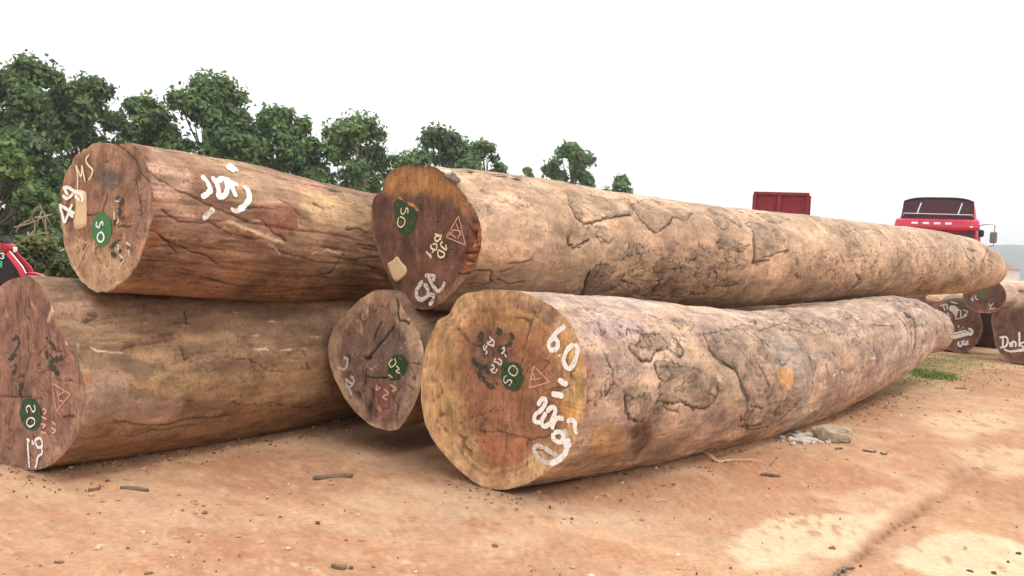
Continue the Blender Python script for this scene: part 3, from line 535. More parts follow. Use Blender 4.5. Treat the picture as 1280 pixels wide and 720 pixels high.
# ---- the smaller dark log wedged between
def body_S(g, p, P):
    a = smear(g, P, (1.8, 4, 4)); b = smear(g, P, (3, 12, 12), 5)
    col = np.array([.30, .185, .12])*np.ones((len(a), 1)); col = mixc(col, (.38, .25, .17), sm(a, .45, .62)*.7); col = mixc(col, (.16, .09, .06), sm(b, .5, .66)*.6); p.col[:] = col; p.h[:] = .02*(a-.5)+.012*(b-.5)
def face_S(g, p, rad):
    q = p.q; n = fbm(P3(q*7, 1), 3, 4); n2 = fbm(P3(q*np.array([26, 12.]), 2), 5, 4)
    col = np.array([.44, .31, .21])*np.ones((len(q), 1)); col = mixc(col, (.30, .19, .13), sm(n, .46, .62)*.6); p.col[:] = col; f = lambda pts: g.facez(ZS, pts)
    p.poly(f([(150, 180), (200, 100), (300, 110), (350, 200), (385, 270), (405, 360), (400, 440), (370, 540), (340, 640), (240, 640), (200, 560), (130, 500), (100, 420), (80, 330), (110, 240)]), (.19, .12, .095), .016, .9, .018)
    p.poly(f([(230, 60), (330, 80), (350, 170), (300, 200), (240, 160)]), (.26, .15, .105), .03, .7)
    p.poly(f([(230, 440), (320, 460), (330, 560), (300, 660), (230, 620)]), (.235, .105, .08), .03, .7)
    p.poly(f([(230, 250), (380, 230), (400, 420), (300, 420)]), (.135, .10, .095), .04, .5)
    p.col *= (.85+.3*n2)[:, None]
    for k, (ln, wd) in enumerate([([(278, 185), (255, 230), (235, 280)], .007), ([(330, 210), (270, 290), (210, 360)], .010), ([(205, 350), (225, 355)], .012), ([(210, 400), (205, 430), (235, 440), (300, 440)], .006), ([(205, 440), (180, 520), (170, 530)], .010), ([(235, 500), (222, 580), (215, 640)], .013), ([(350, 560), (345, 660)], .006), ([(395, 372), (465, 380)], .004), ([(180, 160), (195, 220)], .005), ([(345, 85), (352, 182), (400, 195)], .008)]): p.line(f(ln), (.025, .016, .014), wd, .018, .95, seed=k)
    for k, ln in enumerate([[(180, 115), (215, 120), (210, 160), (200, 180)], [(140, 200), (190, 240), (185, 190), (165, 175), (145, 200)], [(205, 120), (190, 180)]]): p.line(f(ln), (.50, .33, .2), .009, -.002, .85, seed=k+20)
    p.poly(f([(138, 205), (165, 180), (185, 200), (190, 242), (165, 228)]), (.42, .27, .17), .008, .7, .006)
    r_ = np.random.default_rng(5)
    for k in range(34):
        x, y = r_.uniform(130, 420), r_.uniform(150, 640); p.line(f([(x, y), (x+r_.uniform(3, 10), y+r_.uniform(-5, 5))]), (.55, .42, .36), .003, 0, .8, seed=k, warp=.003)

def log_root(name, g, label, group='long tropical timber logs in the front pile', cat='log'):
    b = g.near+g.D*g.L*.5; b = np.array([b[0], b[1], b[2]-g.rs[len(g.rs)//2]])
    return tag(empty('timber_log', b), label, cat, group)

# the five logs of the front pile; each runs from its near cut face to its far end
n_ = at(633, 487, 4.42)
LF = Log('F', n_, at(1163, 410, 10.2), Z3, [(435,110),(440,88),(470,55),(540,35),(620,35),(700,50),(770,85),(820,130),(855,190),(880,260),(890,330),(885,420),(865,500),(835,560),(790,610),(740,650),(670,685),(600,700),(545,690),(490,655),(430,600),(380,540),(350,480),(338,400),(340,320),(350,240),(375,170),(400,125),(425,120)],
         [0,.08,.2,.35,.5,.65,.8,.9,.96,1], [.554,.504,.50,.484,.477,.455,.407,.326,.268,.261], [0,-.037,-.085,-.164,-.15,-.087,-.016,.018,-.010,-.035], 1.2, 980, 310, 110, grime=1.0, streak=.35, tone=.98, net=1.)
LR = Log('R', at(533, 298, 5.085), at(1237, 331, 12.78), Z4, [(105,110),(125,65),(170,45),(250,43),(340,58),(400,105),(450,170),(495,235),(518,310),(520,380),(505,440),(470,500),(430,550),(380,600),(320,645),(270,660),(230,650),(185,618),(150,570),(110,480),(75,400),(55,310),(48,230),(58,175),(95,150)],
         [0,.06,.15,.3,.45,.6,.75,.88,.95,1], [0.49, 0.447, 0.405, 0.424, 0.427, 0.403, 0.405, 0.380, 0.318, 0.235], [0.0, -0.006, -0.009, -0.047, -0.032, -0.01, -0.005, -0.017, -0.042, -0.064], 1.1, 1060, 270, 90, roughness=.010, grime=.8, streak=.2, tone=.93, net=.9)
n_ = at(133, 273, 4.4)
LL2 = Log('L2', n_, dir_far(n_, .45, .89, -.03, 4.0), Z1, [(300,52),(320,55),(350,90),(375,160),(390,230),(392,300),(382,380),(362,440),(340,500),(310,545),(270,585),(220,615),(185,616),(140,590),(100,540),(75,480),(55,400),(45,320),(48,240),(65,180),(95,120),(130,80),(170,62),(230,58),(270,62)],
          [0,.2,.45,.65,1], [.402,.408,.406,.424,.44], [0,.006,-.023,-.037,-.051], .9, 600, 280, 90, roughness=.012, grime=.9, streak=1.0, tone=.88, net=.5)
n_ = at(32, 468, 4.42)
LL1 = Log('L1', n_, dir_far(n_, .55, .835, 0, 2.8), Z2, [(90,38),(130,68),(160,120),(182,190),(212,250),(242,310),(264,370),(274,430),(264,500),(242,560),(202,612),(150,650),(90,662),(35,650),(-30,610),(-90,540),(-125,450),(-130,350),(-110,240),(-70,140),(-10,80),(40,50)],
          [0,.2,.5,1], [.476,.478,.479,.474], [0,-.03,-.04,-.031], 1.0, 480, 300, 90, roughness=.008, net=.45, tone=.86)
n_ = at(470, 448, 5.22)
LS = Log('S', n_, dir_far(n_, .60, .80, 0, 10.2), ZS, [(260,43),(310,50),(345,80),(368,120),(388,158),(412,190),(442,230),(462,300),(468,380),(457,470),(430,550),(390,620),(345,677),(290,672),(230,655),(180,612),(130,560),(90,490),(50,400),(35,320),(45,260),(80,190),(140,130),(200,75)],
         [0,.5,1], [.385,.385,.385], [0,0,0], .8, 260, 200, 90, roughness=.006, sdens=4.)

# --- front log
r = log_root('F', LF, 'big pale tan log at the front of the pile, white 6.0 on ochre end'); LF.build(r, body_F, face_F)
Zf = (650, 390, 343/100.); Zs = (570, 400, 851/130.)
LF.strokes(r, 'painted_number', Zf, [(9.5, [(198, 62), (182, 66)]), [(190, 66), (162, 85), (136, 115), (124, 140), (135, 162), (155, 160), (165, 140), (160, 118), (142, 112), (128, 130)], (9, [(170, 182), (174, 190)]),
    [(235, 140), (207, 160), (190, 205), (200, 235), (222, 238), (240, 205), (250, 160), (235, 140)], (9, [(243, 142), (246, 152)]), (7, [(165, 290), (185, 300), (207, 312)]), (7, [(138, 347), (165, 356), (192, 358)]),
    [(78, 400), (100, 372), (115, 382), (98, 415), (70, 440), (66, 466), (95, 472)], [(118, 430), (98, 465), (104, 488), (128, 482), (150, 445), (155, 415), (140, 408), (118, 430)],
    [(195, 458), (165, 455), (145, 480), (145, 505)], [(148, 520), (172, 512), (192, 530), (180, 555), (158, 552), (146, 532), (148, 518)], [(205, 472), (220, 462), (238, 470), (240, 495), (248, 525)], [(222, 545), (202, 560), (205, 580), (225, 562)],
    (7, [(212, 575), (195, 610), (170, 632), (135, 652)])], 6, M_white)
LF.strokes(r, 'painted_loop', Zf, [[(105, 582), (78, 572), (62, 582), (68, 605), (90, 632), (120, 645), (145, 640), (160, 618), (135, 600), (105, 582)], [(190, 500), (198, 530), (185, 570)]], 6, M_faint)
LF.strokes(r, 'chalk_triangle', Zf, [[(60, 230), (40, 325)], [(40, 325), (130, 300)], [(130, 300), (60, 230)], [(58, 260), (72, 300)], [(50, 290), (90, 285)]], 1.3, M_pink)
LF.strokes(r, 'old_paint', Zs, [(10, [(215, 90), (200, 160), (215, 230)]), (9, [(135, 310), (160, 345), (190, 350)]), (7, [(180, 370), (200, 460), (240, 490), (280, 540), (350, 530)]), (6, [(240, 360), (260, 420), (300, 450)]), (5, [(290, 100), (370, 110)]), (4, [(330, 65), (380, 90)]), (5, [(400, 215), (450, 190), (470, 130), (440, 110)]), (8, [(340, 250), (380, 240), (400, 300)]), (7, [(150, 330), (230, 400)])], 6, M_blue)
LF.patch(r, 'green_patch', Zs, [(385, 370), (430, 345), (500, 350), (545, 390), (560, 450), (545, 510), (515, 570), (460, 575), (405, 540), (375, 460)], M_dgreen, off=.0075)
LF.strokes(r, 'stamped_letter', Zs, [[(440, 540), (465, 500), (440, 490), (415, 515), (400, 495), (405, 465), (425, 455)], [(465, 375), (440, 410), (455, 440), (490, 455), (512, 420), (500, 385), (465, 375)]], 1.7, M_faint, lift=.006)
LF.strokes(r, 'stamped_number', Zs, [[(245, 200), (235, 230), (265, 260), (250, 280)], [(265, 205), (245, 250)], [(285, 130), (300, 170), (265, 190), (325, 215)], [(300, 150), (325, 185), (300, 215)], [(385, 235), (410, 225), (400, 265), (380, 270)], [(405, 280), (420, 290)],
    [(300, 375), (318, 365), (322, 395), (295, 410), (330, 430), (350, 395)], [(340, 310), (325, 340), (350, 345), (375, 365), (385, 335), (355, 312)], [(415, 290), (430, 300)]], 2.4, M_faint, lift=.006)
# --- long top log
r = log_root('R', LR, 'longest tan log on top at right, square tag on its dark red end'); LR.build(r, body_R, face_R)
Zr = (460, 200, 568/150.)
LR.patch(r, 'square_tag', Zr, [(95, 495), (120, 475), (140, 458), (155, 480), (180, 508), (182, 535), (160, 560), (132, 575), (112, 545)], M_tag, thick=.004)
LR.patch(r, 'green_patch', Zr, [(125, 200), (150, 185), (190, 205), (230, 250), (225, 300), (205, 350), (165, 355), (140, 320), (128, 260)], M_dgreen, off=.003)
LR.strokes(r, 'stamped_letter', Zr, [[(164, 226), (160, 246), (170, 258), (180, 244), (186, 228), (194, 236), (192, 254)], [(150, 270), (145, 305), (160, 318), (178, 300), (175, 278), (155, 268)]], 1.9, M_yel, lift=.004)
LR.strokes(r, 'stamped_number', Zr, [[(318, 350), (345, 365), (330, 385), (318, 370), (340, 352)], [(350, 350), (345, 380)], [(305, 400), (300, 415), (325, 425), (328, 400), (308, 398)], [(318, 420), (308, 440)], [(278, 432), (305, 465)], [(300, 440), (302, 462)], [(355, 385), (350, 405), (375, 425), (372, 400)], [(335, 425), (365, 440), (358, 460), (338, 455), (335, 430)], [(360, 385), (345, 400)]], 2.3, M_yel)
LR.strokes(r, 'chalk_triangle', Zr, [[(430, 265), (372, 365)], [(372, 365), (465, 403)], [(465, 403), (430, 265)], [(390, 345), (420, 370)], [(400, 330), (440, 340), (425, 375)], [(420, 300), (445, 360)], [(385, 360), (408, 330)]], 1.2, M_pink)
LR.strokes(r, 'painted_number', Zr, [[(262, 572), (248, 590), (232, 620), (235, 650), (260, 660), (285, 635), (280, 600), (265, 590)], (5, [(285, 640), (312, 640), (302, 680), (290, 675)]), [(285, 545), (300, 575), (312, 600), (335, 625)], [(318, 540), (312, 575)], (5, [(335, 625), (352, 610), (362, 590), (365, 575)]), (5, [(272, 545), (318, 548)])], 6, M_faint)
for k, (a, b, wd, lift) in enumerate([((362, 62), (385, 100), .05, .012), ((345, 70), (368, 82), .03, .02), ((385, 75), (425, 100), .035, .015), ((205, 28), (235, 34), .025, .01)]):
    q = LR.onz(Zr, [(a[0], a[1]+14), (b[0], b[1]+12)]); v, f = ribbon2d(q, wd, k+3, .01, 5)
    V = LR.on_side(v, lift+.012*np.sin(v[:, 0]*60)); V2 = V-np.array([0, 0, .008]); n0 = len(V)
    fl = [tuple(x) for x in f]+[tuple(int(i)+n0 for i in x[::-1]) for x in f]
    mk('bark_flake', np.vstack([V, V2]), fl, M_pale if k == 1 else M_chip, r)
for (x, y, l) in [(612, 217, .16), (640, 220, .08), (585, 213, .05), (925, 263, .06), (945, 266, .05)]:
    q = LR.on(x, y+2); q = np.array([q, q+[l, .01]]); v, f = ribbon2d(q, .03, x*.1, .012, 4); V = LR.on_side(v, .012); n0 = len(V)
    mk('bark_flake', np.vstack([V, V-[0, 0, .012]]), [tuple(t) for t in f]+[tuple(int(i)+n0 for i in t[::-1]) for t in f], M_chip if x < 900 else M_pale, r)
# --- split log, upper left
r = log_root('L2', LL2, 'reddish split log upper left, green oval mark and letters MS on its cut end'); LL2.build(r, body_L2, face_L2)
Za = (70, 175, 749/130.); Zb = (70, 240, 720/130.)
LL2.patch(r, 'tag_board', Za, [(140, 370), (215, 378), (220, 480), (222, 600), (205, 630), (145, 642), (135, 560), (150, 470)], M_tag, thick=.004)
LL2.strokes(r, 'painted_letter', Za, [[(158, 365), (160, 270), (148, 180)], [(148, 182), (185, 262), (192, 180)], [(192, 182), (205, 250), (215, 305)], [(245, 105), (222, 140), (238, 180), (268, 215), (262, 255), (240, 290)]], 2.4, M_yel)
LL2.strokes(r, 'painted_number', Za, [[(60, 340), (80, 370), (95, 400)], [(62, 345), (100, 345), (140, 370), (180, 385)], [(80, 430), (110, 410), (140, 380)], [(180, 380), (205, 420), (195, 450)], [(35, 460), (75, 600)], [(75, 600), (130, 460)], [(40, 470), (90, 500), (150, 530)], [(150, 400), (185, 440)], [(100, 520), (140, 560)], [(60, 400), (100, 430)]], 4.5, M_white, lift=.005)
LL2.patch(r, 'green_dot', Zb, [(310, 140), (350, 155), (380, 200), (388, 260), (375, 320), (345, 370), (310, 375), (275, 345), (252, 290), (255, 230), (272, 180)], M_green, off=.003, rough=.001)
LL2.strokes(r, 'stamped_letter', Zb, [[(292, 205), (286, 232), (305, 246), (312, 222), (328, 205), (332, 235)], [(310, 282), (294, 312), (305, 342), (328, 342), (340, 315), (330, 285), (310, 282)]], 2.3, M_white, lift=.003)
LL2.strokes(r, 'old_paint', Zb, [(6, [(405, 50), (450, 45), (455, 80), (420, 95)]), (8, [(435, 110), (445, 150), (465, 190)]), (7, [(410, 240), (420, 180)]), (7, [(430, 350), (400, 375), (395, 420), (420, 450)]), (6, [(440, 400), (470, 450), (455, 490)])], 6, M_blue)
LL2.strokes(r, 'faint_number', Zb, [[(405, 55), (430, 65), (450, 50)], [(405, 130), (410, 200), (435, 215)], [(430, 360), (445, 430), (475, 470), (450, 500)], [(490, 350), (520, 370)], [(505, 400), (515, 440)], [(440, 190), (420, 240)]], 2.5, M_faint)
LL2.strokes(r, 'chalk_triangle', Zb, [[(150, 310), (190, 420)], [(145, 540), (205, 400), (235, 350)], [(160, 330), (240, 360)], [(170, 350), (190, 440)]], 1.0, M_pink)
Zc = (240, 200, 678/80.)
LL2.strokes(r, 'painted_word', Zc, [[(90, 182), (130, 205), (165, 260), (185, 320), (160, 360), (120, 385), (85, 400)], [(200, 180), (235, 220), (262, 290), (270, 350), (250, 395)], [(250, 400), (310, 392), (352, 345), (360, 270), (345, 205), (300, 200), (262, 240)],
    (8, [(362, 195), (385, 250), (380, 310)]), (7, [(330, 215), (400, 245), (480, 268)]), (7, [(400, 255), (430, 330), (452, 400)]), (8, [(530, 290), (580, 335), (592, 400), (570, 460), (530, 500), (480, 530)]), (9, [(372, 105), (420, 80), (468, 130)]), (7, [(395, 120), (440, 120)])], 7, M_white, side=True)
LL2.strokes(r, 'painted_word', Zc, [(7, [(220, 510), (170, 570), (110, 640)]), (6, [(500, 530), (450, 540), (400, 510)])], 6, M_faint, side=True, label='worn end of the white painted word')
# --- brown log, lower left
r = log_root('L1', LL1, 'brown log at lower left under the reddish one, dark green dot on red end'); LL1.build(r, body_L1, face_L1)
Zl = (0, 340, 331/115.)
LL1.patch(r, 'green_dot', Zl, [(95, 455), (130, 460), (150, 510), (145, 550), (115, 570), (85, 550), (72, 505), (80, 470)], M_dgreen, off=.003, rough=.004)
LL1.strokes(r, 'stamped_letter', Zl, [[(104, 506), (98, 490), (108, 480), (116, 492), (124, 503), (131, 492), (126, 478)], [(110, 525), (100, 542), (112, 556), (128, 545), (126, 528), (110, 525)]], 2.0, M_white, lift=.003)
LL1.strokes(r, 'painted_number', Zl, [[(102, 600), (104, 650), (108, 705)], [(98, 600), (110, 608)], [(128, 610), (140, 630), (155, 625), (150, 600), (135, 600), (128, 612)], [(150, 625), (155, 650), (140, 665), (135, 690), (130, 705)], [(118, 605), (125, 622)]], 3.6, M_white)
LL1.strokes(r, 'chalk_triangle', Zl, [[(190, 400), (255, 440)], [(255, 440), (205, 500)], [(205, 500), (190, 400)], [(208, 425), (215, 460)], [(210, 445), (235, 430)], [(215, 460), (232, 465)]], 1.3, M_pink)
LL1.strokes(r, 'stamped_number', Zl, [[(155, 490), (170, 500), (160, 512)], [(152, 520), (172, 530)], [(150, 545), (168, 550), (155, 560)], [(150, 575), (170, 580)], [(190, 535), (205, 550)], [(188, 560), (205, 570), (192, 580)]], 2.2, M_pink)
LL1.strokes(r, 'old_paint', Zl, [(7, [(45, 240), (65, 240), (68, 270), (50, 300), (35, 320), (30, 335)]), (8, [(170, 230), (185, 260), (205, 275)]), (9, [(165, 285), (190, 320), (225, 300)]), (9, [(195, 330), (210, 370)]), (8, [(175, 340), (200, 345)]), (8, [(80, 395), (75, 450)]), (6, [(60, 330), (50, 370)])], 6, M_blue)
# --- small dark log
r = log_root('S', LS, 'smaller cracked dark log wedged between the two bottom logs under the top pair'); LS.build(r, body_S, face_S)
LS.strokes(r, 'painted_number', ZS, [[(78, 390), (108, 402), (122, 385), (125, 355), (108, 350)], [(140, 430), (155, 455), (130, 485), (118, 460)], [(130, 485), (148, 520)], [(115, 445), (150, 470)]], 3.3, M_faint)
LS.patch(r, 'green_patch', ZS, [(340, 335), (375, 340), (395, 375), (385, 420), (350, 450), (315, 445), (308, 400), (318, 360)], M_dgreen, off=.003)
LS.strokes(r, 'stamped_letter', ZS, [[(330, 355), (315, 375), (325, 392), (345, 372), (338, 352)], [(345, 385), (360, 400), (345, 410), (365, 420)]], 1.8, M_yel, lift=.004)
LS.strokes(r, 'stamped_number', ZS, [[(260, 470), (255, 495), (275, 480)], [(290, 490), (310, 510), (285, 525), (305, 540)], [(262, 570), (275, 590)], [(318, 470), (345, 490), (325, 500)], [(225, 395), (240, 405)], [(310, 425), (330, 440)]], 2.2, M_pink)
#PART2
# ------------------------------------------------------------------ ground
def build_ground():
    na, nr = 400, 450
    t = np.linspace(-PI, PI, 4000); dens = .25+1.6*np.exp(-(np.abs(t)/.62)**6); cdf = np.cumsum(dens); cdf = (cdf-cdf[0])/(cdf[-1]-cdf[0])
    A = np.interp(np.linspace(0, 1, na, endpoint=False), cdf, t); R = np.concatenate([[.02], 1.6*(1500/1.6)**(np.linspace(0, 1, nr-1)**1.35)])
    X = np.sin(A)[None]*R[:, None]; Y = np.cos(A)[None]*R[:, None]; q = np.stack([X.ravel(), Y.ravel()], 1); d = np.hypot(q[:, 0], q[:, 1])
    a = fbm(P3(q*.55), 1, 4); b = fbm(P3(q*2.2), 2, 5); c = fbm(P3(q*9), 3, 4); e = fbm(P3(q*34), 4, 3)
    u = q@np.array([[.80, -.60], [.60, .80]]).T; st = fbm(P3(u*np.array([.7, 5.0])), 7, 4); fine = (1-sm(d, 12, 40))
    base = np.array([.49, .31, .185]); red = np.array([.37, .18, .10]); pale = np.array([.60, .45, .29])
    col = base*np.ones((len(q), 1))
    loose = sm(b*.6+a*.4+(c-.5)*.25, .50, .60); col = mixc(col, red, loose*.6); rt = fbm(P3(u*np.array([.35, 9.0])), 27, 3); col = mixc(col, red*1.1, sm(rt, .56, .66)*.45)
    col = mixc(col, (.52, .35, .23), sm(st, .5, .66)*.5*(1-loose)); col = mixc(col, (.42, .24, .145), sm(fbm(P3(q*1.3), 12, 4), .52, .62)*.4)
    p = Painter(q, col)
    G = lambda pts: np.array([on_ground(x, y)[:2] for x, y in pts])
    for k, (pl, c_, f_, kk, mt) in enumerate([
        ([(300, 560), (400, 560), (470, 590), (460, 612), (400, 625), (300, 632), (255, 605)], red*.95, .10, .75, .5),
        ([(420, 545), (560, 548), (600, 575), (560, 590), (470, 575)], red*.9, .08, .55, .4),
        ([(230, 655), (330, 640), (470, 668), (600, 690), (700, 740), (250, 740), (180, 700)], red, .12, .75, .55),
        ([(0, 630), (110, 620), (180, 660), (150, 720), (60, 760), (-60, 740)], red*1.05, .12, .55, .5),
        ([(870, 570), (950, 562), (1060, 578), (1125, 600), (1050, 618), (960, 618), (900, 600)], red*1.05, .07, .75, .45),
        ([(720, 690), (800, 670), (900, 690), (880, 720), (760, 720)], red*1.15, .1, .35, .5),
        ([(1190, 600), (1300, 590), (1300, 655), (1240, 640)], red*.95, .10, .6, .3),
        ([(1170, 462), (1300, 462), (1300, 500), (1210, 492)], red*.95, .25, .65, .3),
        ([(1060, 690), (1110, 650), (1180, 612), (1280, 655), (1290, 680), (1180, 655), (1110, 680), (1180, 735), (1040, 735)], (.43, .235, .135), .06, .8, .2),
        ([(1125, 700), (1145, 672), (1200, 663), (1260, 668), (1300, 690), (1300, 740), (1200, 740)], pale, .02, .95, .05),
        ([(960, 650), (1040, 642), (1085, 640), (1118, 632), (1108, 655), (1080, 672), (1052, 694), (1010, 700), (930, 712), (900, 690)], pale, .03, .9, .1),
        ([(1140, 520), (1240, 515), (1280, 535), (1200, 550)], pale, .12, .6, .1),
        ([(1180, 560), (1290, 560), (1290, 590), (1230, 600)], pale, .10, .5, .2),
        ([(480, 600), (620, 610), (760, 640), (900, 650), (700, 660), (540, 640)], (.52, .355, .235), .12, .5, .2),
        ([(120, 615), (300, 640), (420, 650), (300, 665), (130, 640)], (.50, .34, .22), .08, .45, .3),
        ([(1120, 462), (1170, 452), (1180, 475), (1130, 485), (1090, 490)], (.21, .20, .07), .2, .75, .5),
        ([(1150, 442), (1235, 446), (1200, 462), (1140, 462)], (.17, .18, .06), .25, .6, .5)]):
        p.poly(G(pl), c_, f_, kk, .10, 3.5, k+1, mott=mt)
    for k, (ln, wd, dp, cc) in enumerate([([(1035, 722), (1075, 688), (1120, 655), (1190, 612), (1240, 585)], .035, .02, (.30, .155, .085)), ([(1035, 724), (1076, 690), (1121, 656), (1160, 630)], .011, .012, (.14, .07, .04)), ([(1190, 598), (1205, 588)], .03, .012, (.25, .15, .10)), ([(350, 700), (400, 712), (440, 722)], .012, -.006, pale), ([(470, 690), (540, 705)], .01, -.004, pale),
                                          ([(1040, 560), (1150, 548), (1280, 560)], .04, .01, (.50, .29, .17)), ([(900, 520), (1100, 500), (1290, 505)], .08, .01, (.52, .31, .18)), ([(640, 640), (760, 668), (900, 700)], .05, .008, (.53, .32, .19)), ([(60, 600), (250, 612), (420, 640)], .05, .006, (.52, .31, .18))]):
        p.line(G(ln), cc, wd, dp, .7, .05, 4, k)
    col = p.col*(.84+.32*c+.34*(e-.5)*fine)[:, None]
    col = mixc(col, (.33, .17, .09), sm(e*.55+c*.45, .57, .66)*fine*.6*(.35+loose)); col = mixc(col, (.72, .55, .40), sm(fbm(P3(q*70), 19, 2), .74, .80)*fine*.15)
    far = sm(d+5*(a-.5), 20, 27)*sm(q[:, 1]-q[:, 0]*.2+(a-.5)*10, 16, 22)*np.clip(1-sm(q[:, 0], 8, 14), .45, 1)
    grass = mixc(np.array([.20, .20, .075])*np.ones((len(q), 1)), (.36, .27, .15), sm(b, .45, .62)); col = col*(1-far[:, None])+grass*far[:, None]
    berm = np.zeros(len(q))
    for g in (LF, LL1):
        v = q-g.near[:2]; dd = g.D[:2]/np.linalg.norm(g.D[:2]); t = v@dd; lat = v@g.side[:2]; berm = np.maximum(berm, np.exp(-((lat-.16)/.10)**2)*sm(t, -.05, .1)*(1-sm(t, g.L*.8, g.L*.95))*(.6+.8*b)); berm = np.maximum(berm, np.exp(-((t+.05)/.06)**2)*np.exp(-(lat/.2)**2)*.7)
    h = fine*(.030*(a-.5)+.022*(b-.5)+.010*(c-.5)*(.4+loose)+.006*(e-.5)*(.3+loose))+p.h+.022*berm
    h = h-.004; idx = np.arange(nr-1)[:, None]*na+np.arange(na)[None]; j2 = (np.arange(na)+1) % na; i0 = np.arange(nr-1)[:, None]*na
    F = np.stack([idx, i0+j2[None], i0+na+j2[None], idx+na], -1).reshape(-1, 4)
    global GQ; GQ = (R, A, h.reshape(nr, na))
    tag(mk('ground', np.stack([q[:, 0], q[:, 1], h], 1), F[:, ::-1].copy(), M_ground, None, col), kind='structure')
build_ground()
def gz(x, y):
    R, A, h = GQ; i = int(np.argmin(np.abs(R-math.hypot(x, y)))); j = int(np.argmin(np.abs(A-math.atan2(x, y)))); return float(h[i, j])
def gpt(px, py): p = on_ground(px, py); p[2] = gz(p[0], p[1]); return p

# ------------------------------------------------------------------ plain shape builder
class MB:
    def __init__(s): s.V = []; s.F = []
    def add(s, V, F): n = len(s.V); s.V += [tuple(map(float, v)) for v in V]; s.F += [tuple(int(i)+n for i in f) for f in F]; return s
    def box(s, c, d, R=None, bev=.0):
        c = np.array(c, float); d = np.array(d, float)/2; b = min(bev, d.min()*.9)
        if b <= 0:
            V = np.array([[x, y, z] for x in (-1, 1) for y in (-1, 1) for z in (-1, 1)])*d; F = [(0, 1, 3, 2), (4, 6, 7, 5), (0, 4, 5, 1), (2, 3, 7, 6), (0, 2, 6, 4), (1, 5, 7, 3)]
        else:
            V = []; F = []
            ids = {}
            for sx in (-1, 1):
                for sy in (-1, 1):
                    for sz in (-1, 1):
                        for k in range(3):
                            v = np.array([sx*(d[0]-b*(k != 0)), sy*(d[1]-b*(k != 1)), sz*(d[2]-b*(k != 2))]); ids[(sx, sy, sz, k)] = len(V); V.append(v)
            V = np.array(V)
            for k in range(3):
                o = [i for i in range(3) if i != k]
                for sg in (-1, 1):
                    f = []
                    for a_, b_ in ((-1, -1), (1, -1), (1, 1), (-1, 1)):
                        t = [0, 0, 0]; t[k] = sg; t[o[0]] = a_; t[o[1]] = b_; f.append(ids[(*t, k)])
                    F.append(tuple(f))
            for k in range(3):
                o = [i for i in range(3) if i != k]
                for a_ in (-1, 1):
                    for b_ in (-1, 1):
                        t0 = [0, 0, 0]; t1 = [0, 0, 0]; t0[k] = -1; t1[k] = 1
                        for t in (t0, t1): t[o[0]] = a_; t[o[1]] = b_
                        F.append((ids[(*t0, o[0])], ids[(*t1, o[0])], ids[(*t1, o[1])], ids[(*t0, o[1])]))
            for sx in (-1, 1):
                for sy in (-1, 1):
                    for sz in (-1, 1): F.append(tuple(ids[(sx, sy, sz, k)] for k in range(3)))
        if R is not None: V = V@np.array(R).T
        return s.add(V+c, F)
    def tube(s, P, r, n=8):
        P = np.array(P, float); r = np.broadcast_to(r, len(P)); T = np.gradient(P, axis=0); T /= np.linalg.norm(T, axis=1)[:, None]+1e-9
        V = []; a0 = np.array([0, 0, 1.]) if abs(T[0][2]) < .9 else np.array([1., 0, 0]); A = np.cross(T[0], a0); A /= np.linalg.norm(A)
        for p, t, q in zip(P, T, r):
            A = A-t*(A@t); A /= np.linalg.norm(A); B = np.cross(t, A)
            for k in range(n): V.append(p+q*(math.cos(2*PI*k/n)*A+math.sin(2*PI*k/n)*B))
        F = [(i*n+k, i*n+(k+1) % n, (i+1)*n+(k+1) % n, (i+1)*n+k) for i in range(len(P)-1) for k in range(n)]+[tuple(range(n-1, -1, -1)), tuple((len(P)-1)*n+k for k in range(n))]
        return s.add(V, F)
    def loft(s, secs, n=20):
        """sections (centre, half width vector, half height vector, squareness) joined into one closed skin"""
        V = []
        for c, a, b, e in secs:
            c, a, b = map(lambda v: np.array(v, float), (c, a, b))
            for k in range(n):
                t = 2*PI*(k+.5)/n; ct, st = math.cos(t), math.sin(t); V.append(c+a*math.copysign(abs(ct)**(2/e), ct)+b*math.copysign(abs(st)**(2/e), st))
        m = len(secs); F = [(i*n+k, i*n+(k+1) % n, (i+1)*n+(k+1) % n, (i+1)*n+k) for i in range(m-1) for k in range(n)]+[tuple(range(n-1, -1, -1)), tuple((m-1)*n+k for k in range(n))]
        return s.add(V, F)
    def wheel(s, c, ax, R, w_, n=28, prof=((.0, .5), (.55, .5), (.9, .5), (1., .36), (1., -.36), (.9, -.5), (.55, -.5), (0., -.5))):
        ax = np.array(ax, float); ax /= np.linalg.norm(ax); u = np.cross(ax, [0, 0, 1.]); u /= np.linalg.norm(u); v = np.cross(u, ax); V = []
        for k in range(n):
            t = 2*PI*k/n; dd = math.cos(t)*u+math.sin(t)*v
            for r_, o in prof: V.append(np.array(c)+dd*r_*R+ax*o*w_)
        m = len(prof); return s.add(V, [(k*m+i, ((k+1) % n)*m+i, ((k+1) % n)*m+i+1, k*m+i+1) for k in range(n) for i in range(m-1)])
    def build(s, name, m, parent, M=None, smooth=False, label=None):
        V = np.array(s.V)
        if M is not None: R, T = M[:2]; V = V@R.T+T
        o = mk(name, V, s.F, m, parent, smooth=smooth)
        if label: o['label'] = label
        if smooth:
            md = o.modifiers.new('e', 'EDGE_SPLIT'); md.split_angle = math.radians(38)
        return o
def rotz(a): return np.array([[math.cos(a), -math.sin(a), 0], [math.sin(a), math.cos(a), 0], [0, 0, 1.]])
M_red = mat('truck_red', (.55, .032, .075), rough=.5, nscale=2.2, namp=.3, spec=.5, coat=.2)
M_dred = mat('dull_red_steel', (.23, .018, .026), rough=.65, nscale=6, namp=.25)
M_black = mat('black_plastic', (.02, .019, .02), rough=.55, nscale=20, namp=.2)
